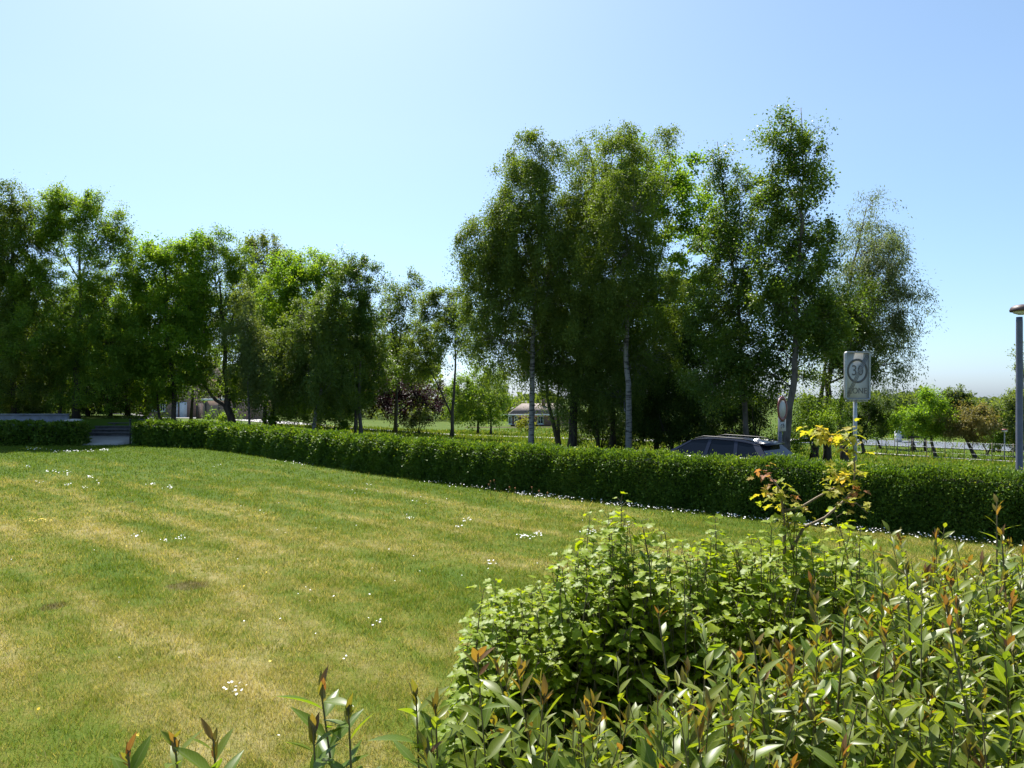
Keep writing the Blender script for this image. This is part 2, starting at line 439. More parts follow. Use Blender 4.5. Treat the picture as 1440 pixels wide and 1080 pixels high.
def tree(name, label, d, trunks, blobs, leaf='birch_leaf', bark='bark', r0=.14, cat='tree', group=None, lai=1.75, droop=.0,
         size=None, aspect=.62, flat=0.0, twigs=True, depth=1.0, base_px=None, clump=.42, spread=1.0):
    """trunks: list of photo-pixel polylines from the foot up; blobs: (px,py,rx,ry[,density[,dy]]) clouds of foliage"""
    k = d / 1000.0
    pts = []
    jit = []
    foot = trunks[0][0]
    bx, by = (foot[0] - 720) * k, d
    bz = float(terr(bx, by))
    root = empty(name, (bx, by, bz), label, cat, group)
    base = np.array([bx, by, bz])
    mb = MB()
    allp = []
    for ti, tl in enumerate(trunks):
        w = [P(q[0], q[1], d) for q in tl]
        off = RS.normal(0, .25, size=len(w)) * (np.arange(len(w)) > 0)
        if ti: off = off + RS.normal(0, .3)
        for q, o in zip(w, off): q[1] += o
        rr = r0 * (1.0 if ti == 0 else tl[0][2] if len(tl[0]) > 2 else .6)
        if tl[0][1] >= foot[1] - 4: w[0][2] = float(terr(w[0][0], w[0][1])) - .1
        elif ti:
            jn = int(np.argmin([np.linalg.norm(q_ - w[0]) for q_, _ in allp])); w[0] = allp[jn][0].copy(); rr = min(rr, allp[jn][1] * .8)
        # densify with wobble
        dens = [w[0]]; 
        for a, b in zip(w[:-1], w[1:]):
            for f in (.34, .67, 1.0):
                q = a * (1 - f) + b * f
                if f < 1: q = q + RS.normal(0, rr * .13, 3)
                dens.append(q)
        m = len(dens)
        rads = [max(.010, .74 * rr * (1 - i / (m - 1)) ** 1.05 + .008) * (1.35 if (i == 0 and tl[0][1] >= foot[1] - 4) else 1) for i in range(m)]
        mb.tube([q - base for q in dens], rads, 9)
        allp += [(q, r_) for q, r_ in zip(dens, rads)]
    AP = np.array([q for q, _ in allp]); AR = np.array([r_ for _, r_ in allp])
    Lf = (size if size else max(.055, .0031 * d)) * .86
    Vs = []; Rn = []
    for b in blobs:
        cx, cy, rx, ry = b[:4]; den = b[4] if len(b) > 4 else 1.0
        c = P(cx, cy, d); g_ = (1.12 if spread >= 1 else .98) if cat == 'tree' and group in (G_R, G_L) else 1.0; rx *= k * g_; ry *= k * g_; rz = ry
        rd = min(rx, ry * 1.3) * depth * RS.uniform(.8, 1.15)
        c[1] += RS.normal(0, .45 * rd) if len(b) < 6 else b[5]
        # limb from trunk to the cloud
        dist = np.linalg.norm((AP - c) * [1, 1, .7], axis=1) + np.maximum(0, AP[:, 2] - (c[2] - .25 * np.linalg.norm(AP[:, :2] - c[:2], axis=1))) * 1.5
        j = int(np.argmin(dist)); s = AP[j]
        lr = min(AR[j] * .6, .008 + .012 * np.linalg.norm(c - s))
        mid = (s + c) / 2 + np.array([0, 0, .12 * np.linalg.norm(c[:2] - s[:2])])
        limb = [s, (s + mid) / 2 + RS.normal(0, .04, 3), mid, (mid + c) / 2 + RS.normal(0, .06, 3), c]
        mb.tube([q - base for q in limb], [lr, lr * .85, lr * .7, lr * .5, lr * .3], 6, cap=False)
        area = pi * rx * rz
        n = int(area * lai * den / (.27 * aspect / .6 * Lf * Lf) * 2.3)
        nc = max(6, int(area / (clump * clump * 1.0)))
        q = rvec(nc) * (RS.random(nc) ** .42)[:, None]
        cc = c + q * [rx, rd, rz]
        cw = RS.random(nc)
        cs = clump * RS.uniform(.6, 1.35, nc)
        wgt = RS.uniform(.3, 1.5, nc) ** 1.2; wgt /= wgt.sum()
        # sprays: limb end -> clump
        for i in range(nc):
            a0 = limb[RS.integers(2, 5)]
            if RS.random() < .75:
                mm = (a0 + cc[i]) / 2 + RS.normal(0, .08, 3) + [0, 0, .06]
                mb.tube([a0 - base, mm - base, cc[i] - base], [lr * .32 + .004, lr * .2 + .004, .004], 4, cap=False)
        idx = RS.choice(nc, n, p=wgt)
        # each leaf sits on a twig of its clump
        ntw = 7
        tdir = unit(rvec(nc * ntw) + unit(np.repeat(cc - c, ntw, 0)) * 1.0 + [0, 0, .25 - droop])
        tw = RS.integers(0, ntw, n); tlen = RS.uniform(.55, 1.25, nc * ntw)
        tv = tdir[idx * ntw + tw] * cs[idx][:, None] * spread
        f = (RS.random(n) ** .7 * 1.9 - .35) * tlen[idx * ntw + tw]
        pos = cc[idx] + tv * f[:, None] + np.clip(RS.normal(0, 1, (n, 3)), -2.1, 2.1) * (.05 + .20 * cs[idx][:, None])
        pos[:, 2] -= droop * (f ** 2) * cs[idx] * 1.6
        if flat: pos[:, 2] = cc[idx, 2] + (pos[:, 2] - cc[idx, 2]) * (1 - flat)
        D = unit(unit(tv) * .6 + rvec(n) * .8 + [0, 0, -.35 - droop * .6])
        Nn = unit(rvec(n) * (.5 + .3 * droop) + [0, 0, .85])
        Ls = Lf * RS.uniform(.65, 1.3, n)
        Vs.append(quads(pos, D, Nn, Ls, Ls * aspect * RS.uniform(.8, 1.15, n)))
        Rn.append(np.clip(.5 * cw[idx] + .5 * RS.random(n), 0, 1))
    mb.build('trunk', M[bark], root, smooth=True)
    quad_mesh('crown', np.concatenate(Vs), M[leaf], root, np.concatenate(Rn), base)
    return root

G_R = 'tall trees across the road'
G_L = 'trees at the far left of the lawn'
# --- the tall group right of the middle
tree('birch_tree', 'drooping white-trunked birch at the left end of the tall tree group', 30,
     [[(747, 621), (748, 560), (749, 500), (752, 440), (757, 380), (761, 300), (762, 230), (760, 195)], [(757, 400, .45), (735, 340), (720, 270)], [(752, 450, .4), (715, 400), (690, 330)]],
     [(758, 222, 40, 32), (738, 268, 48, 38), (712, 300, 32, 28, .8), (676, 302, 30, 13, .6), (672, 330, 20, 25, .45), (690, 350, 40, 30), (762, 320, 62, 55), (722, 365, 62, 48), (780, 395, 60, 55), (695, 425, 45, 42), (745, 460, 62, 45, .7, 1.3), (692, 478, 36, 34, .7), (790, 480, 55, 50, .9, 1.2), (735, 520, 45, 25, .35, 1.0), (690, 375, 38, 35)],
     'birch_leaf', 'birch_bark', .17, group=G_R, droop=.55, clump=.36)
tree('broadleaf_tree', 'dark-trunked tree with arching top, second from the left in the tall group', 31,
     [[(803, 618), (808, 560), (820, 480), (832, 400), (850, 330), (838, 270), (832, 220), (822, 200)], [(812, 500, .6), (800, 400), (805, 330)]],
     [(826, 212, 25, 22, .8), (812, 235, 15, 18, .5), (840, 262, 30, 38), (828, 320, 45, 45), (838, 390, 55, 50), (820, 450, 55, 50), (795, 300, 32, 34, .8), (790, 360, 36, 36), (855, 300, 26, 40), (835, 505, 55, 45), (800, 545, 45, 40, .8)],
     'birch_leaf', 'bark', .26, group=G_R, droop=.3, lai=1.6)
tree('birch_tree', 'white-trunked birch in the middle of the tall tree group', 28,
     [[(884, 628), (882, 560), (880, 500), (882, 440), (885, 380), (880, 300), (876, 230), (870, 182)], [(882, 420, .55), (900, 350), (925, 280), (940, 225)]],
     [(872, 200, 30, 28, .7), (905, 198, 35, 22, .6), (938, 205, 22, 22, .45), (880, 245, 42, 35), (885, 300, 50, 45), (875, 365, 55, 50, 1, -.8), (895, 425, 60, 50, 1, -.3), (862, 470, 50, 48, .8, 1.3), (905, 500, 55, 48, .8, 1.4), (880, 555, 50, 40, .5, 1.6)],
     'birch_leaf', 'birch_bark', .17, group=G_R, droop=.35, clump=.36)
tree('maple_tree', 'bright yellow-green maple with layered open branches, behind the middle birch', 33,
     [[(925, 618), (922, 540), (918, 450), (915, 380), (905, 300), (895, 240)], [(917, 420, .6), (945, 370), (985, 345)], [(918, 450, .6), (950, 400), (990, 385)], [(916, 400, .6), (935, 330), (960, 270)]],
     [(862, 262, 26, 34), (885, 225, 20, 22), (920, 250, 38, 32), (955, 250, 28, 20), (940, 290, 38, 28), (972, 305, 38, 14), (985, 275, 16, 10), (965, 345, 42, 13), (945, 390, 45, 18), (985, 395, 30, 12), (955, 435, 50, 26), (925, 470, 45, 35), (980, 470, 40, 30), (1000, 320, 24, 14, .8), (965, 405, 44, 20), (950, 325, 36, 22), (845, 330, 35, 35), (870, 430, 40, 35)],
     'maple_leaf', 'bark', .2, group=G_R, lai=1.7, size=.15, aspect=.85, flat=.45, clump=.5)
tree('poplar_tree', 'slim pale-trunked tree with two thin tops, left of the tallest tree', 24,
     [[(1054, 628), (1047, 570), (1042, 500), (1035, 420), (1028, 340), (1015, 260), (1008, 200)], [(1030, 350, .5), (1038, 290), (1040, 235)]],
     [(1008, 215, 13, 16), (1000, 245, 14, 18), (1018, 265, 18, 20), (1040, 250, 12, 18), (1048, 275, 10, 20), (1025, 310, 30, 30), (1005, 345, 26, 26), (1040, 360, 35, 35), (1010, 400, 36, 32, .8), (1040, 430, 42, 42), (1005, 465, 36, 40), (1030, 500, 50, 42), (1000, 530, 40, 40), (1050, 545, 45, 30, .8, 1.2), (1050, 320, 24, 30, .8), (1060, 400, 30, 36), (985, 430, 26, 30, .8)],
     'poplar_leaf', 'grey_bark', .13, group=G_R, clump=.33, spread=.8, size=.085, aspect=.75)
tree('poplar_tree', 'tallest tree of the group, dense and leaning over the round sign', 22,
     [[(1102, 640), (1108, 590), (1116, 530), (1120, 470), (1121, 400), (1117, 320), (1114, 250), (1112, 165)], [(1116, 330, .35), (1128, 250), (1135, 190)], [(1116, 240, .2), (1122, 190), (1126, 152)], [(1130, 300, .2), (1155, 288), (1172, 275)]],
     [(1100, 168, 12, 10, .9), (1090, 190, 15, 16), (1118, 186, 18, 16), (1148, 186, 12, 8, .6), (1098, 218, 28, 22), (1130, 215, 20, 22), (1090, 255, 28, 28), (1122, 258, 34, 30), (1158, 238, 15, 10, .9), (1147, 255, 16, 12), (1105, 300, 45, 35), (1080, 330, 28, 28, .7), (1128, 335, 46, 38), (1100, 380, 50, 42), (1145, 385, 42, 38), (1090, 430, 48, 40), (1135, 435, 52, 42), (1170, 440, 30, 40), (1110, 485, 55, 42, .9, 1.3), (1160, 490, 40, 36), (1085, 520, 38, 38, .8, 1.2), (1140, 525, 40, 26, .6, 1.4)],
     'poplar_leaf', 'grey_bark', .165, group=G_R, clump=.33, spread=.8, lai=1.9, size=.088, aspect=.78, depth=1.1)
tree('willow_tree', 'airy grey-green willow at the right end of the tall tree group', 27,
     [[(1163, 640), (1164, 590), (1166, 540), (1175, 480), (1195, 420), (1208, 350), (1222, 290)], [(1138, 645, .75), (1150, 560), (1160, 500), (1180, 440)], [(1195, 425, .5), (1230, 430), (1270, 400)]],
     [(1228, 290, 22, 20, .4), (1218, 318, 26, 24, .6), (1240, 335, 26, 26, .6), (1210, 360, 34, 34, .9), (1248, 375, 32, 30, .85), (1275, 405, 24, 16, .6), (1225, 405, 42, 36), (1262, 430, 30, 26, .8), (1235, 455, 45, 36), (1205, 470, 38, 36), (1268, 470, 22, 26, .5), (1230, 505, 40, 30, .8), (1262, 510, 18, 24, .35), (1195, 415, 26, 40)],
     'willow_leaf', 'bark', .2, group=G_R, droop=.35, aspect=.32, size=.12, clump=.34, lai=1.15)
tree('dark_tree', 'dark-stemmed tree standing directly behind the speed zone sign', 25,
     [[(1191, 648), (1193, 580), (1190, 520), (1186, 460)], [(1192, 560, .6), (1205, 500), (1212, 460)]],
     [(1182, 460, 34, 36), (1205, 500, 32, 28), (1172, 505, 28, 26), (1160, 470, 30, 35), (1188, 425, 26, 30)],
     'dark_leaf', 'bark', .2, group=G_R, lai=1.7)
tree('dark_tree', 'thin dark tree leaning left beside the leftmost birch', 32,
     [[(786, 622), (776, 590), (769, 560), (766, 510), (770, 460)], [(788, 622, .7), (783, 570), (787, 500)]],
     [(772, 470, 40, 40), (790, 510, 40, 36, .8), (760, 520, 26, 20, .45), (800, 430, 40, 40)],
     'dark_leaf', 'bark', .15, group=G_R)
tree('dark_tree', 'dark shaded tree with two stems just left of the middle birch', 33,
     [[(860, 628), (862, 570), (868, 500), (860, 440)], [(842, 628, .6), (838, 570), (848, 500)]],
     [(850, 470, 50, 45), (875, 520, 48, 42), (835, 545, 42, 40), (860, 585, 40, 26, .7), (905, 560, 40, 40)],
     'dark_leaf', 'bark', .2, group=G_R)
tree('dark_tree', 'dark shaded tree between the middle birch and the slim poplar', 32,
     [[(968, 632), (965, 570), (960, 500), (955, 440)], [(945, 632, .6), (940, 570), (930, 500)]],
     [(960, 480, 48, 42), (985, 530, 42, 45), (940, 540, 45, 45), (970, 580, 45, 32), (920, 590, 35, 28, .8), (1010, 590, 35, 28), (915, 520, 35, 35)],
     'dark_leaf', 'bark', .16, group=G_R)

def shrub(name, label, d, px, blobs, leaf, **kw):
    top = min(b[1] for b in blobs); foot = kw.pop('foot', None) or 630
    return tree(name, label, d, [[(px, foot), (px + 2, (foot + top) / 2), (px, top + 6)], [(px, foot, .7), (px - 12, (foot + top) / 2), (px - 16, top + 8)], [(px, foot, .7), (px + 10, (foot + top) / 2 - 4), (px + 18, top + 10)]], blobs, leaf, kw.pop('bark', 'bark'), kw.pop('r0', .06), cat='shrub', **kw)
G_U = 'undergrowth below the tall trees'
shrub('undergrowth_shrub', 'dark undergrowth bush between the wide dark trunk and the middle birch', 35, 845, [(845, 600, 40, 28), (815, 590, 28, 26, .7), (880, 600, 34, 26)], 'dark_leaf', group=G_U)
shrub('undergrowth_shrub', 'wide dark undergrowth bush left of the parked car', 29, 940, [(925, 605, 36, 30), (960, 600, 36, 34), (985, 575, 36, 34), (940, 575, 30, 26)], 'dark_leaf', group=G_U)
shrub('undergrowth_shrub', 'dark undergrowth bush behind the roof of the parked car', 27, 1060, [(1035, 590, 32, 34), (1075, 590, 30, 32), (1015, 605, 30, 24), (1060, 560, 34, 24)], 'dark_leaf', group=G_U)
shrub('undergrowth_shrub', 'sunlit green bush right of the leaning tall trunk', 25, 1150, [(1140, 585, 24, 20), (1165, 590, 26, 20), (1135, 612, 26, 14), (1180, 575, 18, 16), (1118, 605, 12, 20)], 'oak_leaf', group=G_U, foot=640)

# --- the left group
tree('ash_tree', 'tall ragged-topped tree cut by the left edge of the photo', 41,
     [[(22, 590), (18, 480), (17, 380), (19, 300), (20, 255)], [(19, 400, .6), (-10, 340), (-25, 300)]],
     [(19, 258, 8, 14, .8), (20, 285, 15, 16, .7), (0, 305, 22, 24), (32, 325, 26, 32, .8), (-25, 315, 30, 40), (8, 365, 42, 42), (-35, 400, 45, 50), (12, 430, 46, 44), (-10, 485, 50, 46), (35, 500, 46, 42), (0, 545, 45, 32), (48, 548, 34, 28)],
     'birch_leaf', 'bark', .22, group=G_L, lai=1.8)
tree('ash_tree', 'big open-crowned tree with forking bare limbs, left of the garden steps', 41,
     [[(108, 592), (109, 520), (112, 450), (113, 395), (112, 330), (110, 290)], [(113, 400, .5), (92, 365), (80, 330)], [(113, 398, .5), (124, 350), (140, 315)], [(110, 460, .5), (90, 440), (60, 420)], [(75, 588, .5), (82, 540), (73, 480), (60, 430)], [(110, 480, .5), (140, 430), (165, 390)]],
     [(75, 280, 18, 15), (72, 268, 5, 10, .6), (100, 292, 34, 18), (135, 305, 30, 20), (165, 330, 16, 18, .8), (62, 312, 28, 24), (100, 325, 40, 20), (145, 345, 32, 24), (172, 360, 16, 14, .7), (55, 355, 34, 30), (45, 400, 36, 34), (150, 395, 34, 34), (75, 425, 44, 30), (135, 450, 42, 40), (165, 480, 36, 40), (70, 480, 46, 40), (115, 500, 44, 34), (80, 535, 40, 28), (150, 540, 36, 28, .8)],
     'oak_leaf', 'bark', .24, group=G_L, lai=1.9)
tree('sycamore_tree', 'bright rounded sycamore just right of the garden steps', 43,
     [[(246, 600), (246, 540), (240, 460), (232, 390), (228, 350)], [(226, 600, .55), (222, 560), (225, 500), (215, 430)], [(242, 500, .5), (265, 450), (275, 410)]],
     [(212, 345, 26, 12), (240, 352, 26, 18), (268, 350, 18, 14), (198, 372, 26, 26), (230, 390, 38, 32), (265, 385, 26, 28), (192, 420, 34, 36), (225, 435, 42, 36), (260, 430, 30, 36), (205, 480, 42, 38), (245, 490, 38, 38), (200, 530, 36, 32), (250, 530, 36, 26), (200, 565, 20, 20, .7), (225, 550, 22, 12, .8)],
     'maple_leaf', 'bark', .2, group=G_L, size=.15, aspect=.8, lai=1.9)
tree('oak_tree', 'thick leaning oak with a low limb reaching left over the garages', 45,
     [[(332, 600), (322, 572), (318, 540), (316, 480), (312, 420), (306, 365)], [(323, 574, .75), (303, 557), (284, 530), (262, 510)], [(316, 470, .5), (300, 400), (292, 350)], [(316, 480, .5), (335, 430), (345, 380)]],
     [(280, 345, 22, 12), (305, 348, 22, 14), (332, 350, 20, 14), (272, 372, 26, 22, .8), (305, 378, 26, 20, .8), (345, 378, 20, 22, .8), (278, 410, 28, 26), (335, 415, 28, 30), (272, 455, 26, 24, .8), (340, 465, 28, 34), (296, 450, 20, 26, .6), (272, 505, 28, 22), (300, 525, 24, 22, .8), (265, 540, 24, 18, .8), (345, 530, 26, 30), (300, 552, 26, 10, .6)],
     'oak_leaf', 'bark', .36, group=G_L, lai=1.7)
tree('poplar_tree', 'tall light-topped tree behind the oak, in the left group', 58,
     [[(372, 600), (374, 500), (377, 420), (380, 345)], [(376, 420, .5), (362, 380), (352, 350)]],
     [(382, 350, 24, 16), (358, 352, 14, 14, .8), (395, 368, 14, 16), (375, 382, 26, 20, .9), (352, 390, 18, 20, .7), (380, 420, 30, 28)],
     'pale_leaf', 'bark', .2, group=G_L)
tree('maple_tree', 'dense rounded maple with a yellow-green left side, middle of the left group', 49,
     [[(378, 602), (388, 540), (400, 470), (415, 410), (425, 375)], [(390, 540, .6), (440, 470), (455, 410)]],
     [(432, 366, 30, 12), (412, 380, 26, 16), (455, 385, 26, 20), (432, 400, 42, 28), (398, 415, 30, 24), (388, 445, 30, 26), (440, 440, 46, 34), (400, 485, 42, 36), (385, 535, 36, 34), (425, 545, 46, 38), (455, 500, 40, 42), (400, 575, 34, 20, .8), (470, 560, 30, 26, .8)],
     'maple_leaf', 'bark', .2, group=G_L, size=.15, aspect=.8, lai=2.0)
tree('birch_tree', 'leaning pale birch stem with a full olive crown, in front of the maple', 43,
     [[(440, 604), (445, 575), (452, 550), (450, 500), (445, 450)], [(450, 510, .6), (430, 460), (425, 430)]],
     [(440, 445, 40, 30), (420, 480, 40, 38), (460, 480, 36, 36), (435, 525, 46, 36), (470, 535, 36, 36), (405, 520, 30, 34)],
     'birch_leaf', 'birch_bark', .16, group=G_L, droop=.4)
tree('birch_tree', 'small pale-leaved birch in front of the oak', 42,
     [[(352, 602), (350, 550), (349, 490), (350, 430)]],
     [(350, 425, 18, 20), (342, 460, 22, 26), (360, 475, 24, 26), (345, 510, 26, 28), (362, 545, 26, 28), (372, 510, 18, 26)],
     'pale_leaf', 'grey_bark', .1, group=G_L, droop=.5)
tree('alder_tree', 'dark slender tree with spiky top, at the right of the left group', 45,
     [[(508, 606), (504, 560), (507, 500), (505, 430), (500, 365)], [(498, 606, .6), (500, 560), (495, 500), (480, 430)], [(505, 450, .5), (522, 410), (535, 385)]],
     [(492, 366, 12, 12), (480, 380, 14, 12), (506, 378, 14, 14), (525, 385, 10, 12, .7), (538, 398, 8, 8, .8), (500, 405, 30, 22), (520, 425, 22, 20, .9), (488, 440, 36, 28), (520, 465, 28, 32), (490, 485, 38, 34), (505, 530, 40, 34), (480, 545, 34, 36), (530, 520, 24, 30, .7)],
     'poplar_leaf', 'grey_bark', .16, group=G_L, lai=1.9)
tree('alder_tree', 'thin see-through tree right of the dark spiky tree', 52,
     [[(556, 606), (558, 560), (560, 500), (566, 450), (580, 400)], [(560, 500, .6), (550, 450), (548, 410)]],
     [(583, 395, 18, 10, .5), (596, 408, 10, 14, .5), (562, 405, 14, 10, .5), (550, 430, 20, 22, .6), (578, 432, 22, 18, .6), (555, 470, 30, 26, .8), (588, 465, 24, 22, .6), (545, 505, 26, 26), (578, 505, 34, 28)],
     'birch_leaf', 'bark', .16, group=G_L)
tree('young_tree', 'thin dark-stemmed tree with a low fork, standing alone left of the tall group', 48,
     [[(635, 614), (637, 570), (640, 520), (641, 470), (634, 425)], [(637, 578, .5), (618, 545), (604, 520), (592, 500)], [(640, 500, .45), (655, 460), (660, 440)]],
     [(620, 418, 20, 10), (612, 432, 24, 16), (645, 425, 18, 12), (630, 450, 30, 18), (662, 450, 18, 16), (600, 465, 26, 18, .8), (645, 480, 30, 20, .8), (595, 495, 24, 18), (618, 500, 18, 16, .6), (660, 500, 22, 16, .45), (580, 520, 22, 16, .8)],
     'birch_leaf', 'bark', .17, group=G_L)
tree('copper_beech', 'dark purple-leaved tree below the green trees, left of the middle', 56,
     [[(556, 610), (557, 575), (560, 545)], [(557, 580, .6), (580, 560), (592, 548)]],
     [(545, 556, 26, 20), (572, 548, 28, 20), (598, 560, 22, 22), (525, 568, 22, 18), (570, 575, 30, 16, .7), (605, 580, 14, 12, .7)],
     'copper_leaf', 'bark', .22)
tree('round_tree', 'low round green tree beside the far brick house', 66,
     [[(672, 606), (673, 580), (672, 545)], [(690, 606, .9), (690, 585), (688, 560)]],
     [(668, 535, 22, 18), (692, 528, 18, 18), (650, 555, 22, 22), (675, 565, 34, 24), (700, 555, 18, 22), (655, 580, 26, 18), (690, 585, 24, 14, .8)],
     'oak_leaf', 'bark', .16)
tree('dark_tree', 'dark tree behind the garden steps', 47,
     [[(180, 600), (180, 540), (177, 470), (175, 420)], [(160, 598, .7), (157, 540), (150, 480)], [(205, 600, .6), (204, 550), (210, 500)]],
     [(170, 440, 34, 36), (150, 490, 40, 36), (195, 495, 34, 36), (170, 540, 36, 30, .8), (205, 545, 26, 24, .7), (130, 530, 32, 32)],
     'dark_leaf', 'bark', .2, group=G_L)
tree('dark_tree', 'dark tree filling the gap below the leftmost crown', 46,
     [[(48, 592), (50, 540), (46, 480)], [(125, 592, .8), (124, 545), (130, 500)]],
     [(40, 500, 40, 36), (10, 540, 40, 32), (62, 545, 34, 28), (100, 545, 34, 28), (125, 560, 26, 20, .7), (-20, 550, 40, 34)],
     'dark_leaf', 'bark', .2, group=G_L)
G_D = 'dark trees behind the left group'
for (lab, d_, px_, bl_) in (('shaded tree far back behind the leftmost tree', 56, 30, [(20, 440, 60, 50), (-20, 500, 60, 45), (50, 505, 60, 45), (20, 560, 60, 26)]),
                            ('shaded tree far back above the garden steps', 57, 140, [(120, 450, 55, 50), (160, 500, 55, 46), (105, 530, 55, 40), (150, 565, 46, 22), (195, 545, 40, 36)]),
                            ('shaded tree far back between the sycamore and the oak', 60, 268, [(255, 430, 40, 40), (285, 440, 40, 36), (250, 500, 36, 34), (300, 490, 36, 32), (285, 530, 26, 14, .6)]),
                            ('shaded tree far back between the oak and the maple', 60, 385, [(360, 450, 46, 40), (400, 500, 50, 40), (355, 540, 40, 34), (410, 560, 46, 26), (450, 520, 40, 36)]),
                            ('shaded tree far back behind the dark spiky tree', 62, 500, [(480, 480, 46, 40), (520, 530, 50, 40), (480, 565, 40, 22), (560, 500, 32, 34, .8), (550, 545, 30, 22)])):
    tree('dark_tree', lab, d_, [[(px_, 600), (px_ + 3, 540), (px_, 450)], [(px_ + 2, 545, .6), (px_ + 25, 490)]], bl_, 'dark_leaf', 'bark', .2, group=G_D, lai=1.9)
G_B = 'small bushes below the left trees'
shrub('green_bush', 'small bright bush in front of the white garage door', 58, 232, [(230, 590, 11, 5), (240, 591, 9, 5), (222, 594, 12, 4)], 'oak_leaf', group=G_B, foot=600)
shrub('green_bush', 'low clipped bush at the foot of the leaning oak', 62, 312, [(305, 586, 14, 6), (322, 587, 14, 6)], 'oak_leaf', group=G_B, foot=600)
shrub('green_bush', 'upright pale bush under the copper-leaved tree', 55, 588, [(585, 575, 10, 14), (592, 588, 14, 12), (582, 594, 12, 10)], 'pale_leaf', group=G_B, foot=608)
shrub('green_bush', 'yellow bush beside the far brick house', 80, 738, [(735, 592, 9, 7), (742, 596, 8, 7)], 'yellow_leaf', group=G_B, foot=608)
shrub('green_bush', 'sunlit bush on the terrace behind the pale wall', 43, 84, [(82, 572, 10, 10), (80, 583, 12, 7)], 'oak_leaf', group=G_B, foot=592)
shrub('green_bush', 'wide sunlit bush growing along the top of the pale wall', 41.5, 30, [(15, 578, 16, 5), (40, 578, 16, 5), (62, 580, 10, 4), (0, 574, 14, 6)], 'pale_leaf', group=G_B, foot=590)
shrub('green_bush', 'green bush below the maple, right of the leaning birch stem', 47, 470, [(465, 585, 22, 12), (480, 590, 16, 10), (450, 592, 12, 8), (415, 588, 18, 10)], 'maple_leaf', group=G_B, foot=604)
shrub('green_bush', 'low brownish bush beside the garden steps', 40, 170, [(165, 602, 12, 4), (176, 600, 8, 4), (158, 604, 7, 3)], 'rust_leaf', group=G_B, foot=606)

# --- the field trees on the right
G_O = 'small trees in the field on the right'
def field(label, d, tr, bl, leaf='oak_leaf', **kw):
    return tree('field_tree', label, d, tr, bl, leaf, 'bark', kw.pop('r0', .14), group=G_O, lai=kw.pop('lai', 2.6), clump=.3, **kw)
field('dark small tree right behind the speed zone sign post', 44, [[(1216, 641), (1212, 618), (1218, 590), (1226, 565)], [(1214, 620, .5), (1206, 595)]],
      [(1226, 566, 20, 12), (1214, 582, 20, 14), (1236, 582, 16, 12, .8), (1206, 600, 16, 12), (1228, 602, 18, 12), (1240, 575, 12, 10, .6)], 'dark_leaf')
field('narrow far tree right of the dark small tree', 54, [[(1238, 633), (1235, 612), (1240, 590)]], [(1242, 590, 12, 10, .8), (1236, 604, 16, 9), (1246, 606, 12, 7)], 'oak_leaf', r0=.11)
field('broad bright green field tree, tallest of the field trees', 43, [[(1316, 647), (1311, 622), (1308, 595), (1312, 570)], [(1309, 605, .6), (1290, 590), (1280, 585)]],
      [(1312, 556, 12, 6), (1305, 568, 18, 9), (1322, 572, 16, 12), (1290, 580, 18, 11), (1310, 588, 24, 13), (1330, 592, 14, 14), (1275, 592, 18, 10), (1295, 603, 26, 10), (1262, 598, 12, 8, .8), (1320, 608, 16, 8)], 'maple_leaf')
field('field tree with a leaning stem, partly behind the broad bright one', 52, [[(1287, 633), (1281, 620), (1274, 600)]], [(1272, 596, 20, 9), (1262, 588, 16, 9), (1285, 606, 22, 7)], 'oak_leaf')
field('rusty brown-green rounded field tree on a leaning trunk', 42, [[(1374, 649), (1368, 630), (1363, 608), (1360, 590)], [(1366, 622, .6), (1350, 605)], [(1366, 620, .6), (1382, 600)]],
      [(1360, 577, 22, 8), (1340, 590, 16, 11), (1362, 592, 24, 12), (1384, 588, 16, 11), (1332, 604, 13, 9), (1352, 608, 22, 10), (1378, 606, 20, 11), (1392, 600, 10, 9)], 'rust_leaf', r0=.17)
field('dark green field tree right of the rusty tree', 47, [[(1386, 642), (1390, 625), (1396, 600)], [(1391, 643, .8), (1388, 626), (1398, 610)]],
      [(1400, 580, 18, 10), (1412, 592, 14, 12), (1394, 598, 18, 12), (1408, 612, 20, 10), (1388, 614, 14, 8), (1424, 612, 12, 9)], 'oak_leaf', r0=.09)
field('tall pale field tree behind the lamp post', 45, [[(1446, 650), (1444, 610), (1440, 560), (1438, 500)], [(1444, 600, .6), (1425, 575)]],
      [(1436, 500, 8, 14, .5), (1440, 525, 10, 14, .5), (1425, 560, 14, 10), (1440, 565, 18, 18), (1418, 578, 16, 12), (1436, 595, 22, 16), (1420, 600, 14, 10), (1460, 570, 20, 26), (1462, 610, 20, 20), (1445, 622, 20, 12)], 'pale_leaf')
field('far dark round tree rising behind the rusty tree', 78, [[(1346, 632), (1346, 600), (1345, 560)]], [(1345, 553, 14, 8), (1334, 562, 16, 10), (1354, 563, 14, 10), (1345, 575, 24, 12), (1366, 572, 12, 8)], 'far_leaf', r0=.2)
field('low far tree between the narrow tree and the bright tree', 70, [[(1262, 632), (1262, 600)]], [(1258, 588, 12, 6), (1272, 586, 14, 7), (1265, 598, 20, 9)], 'far_leaf', r0=.15)

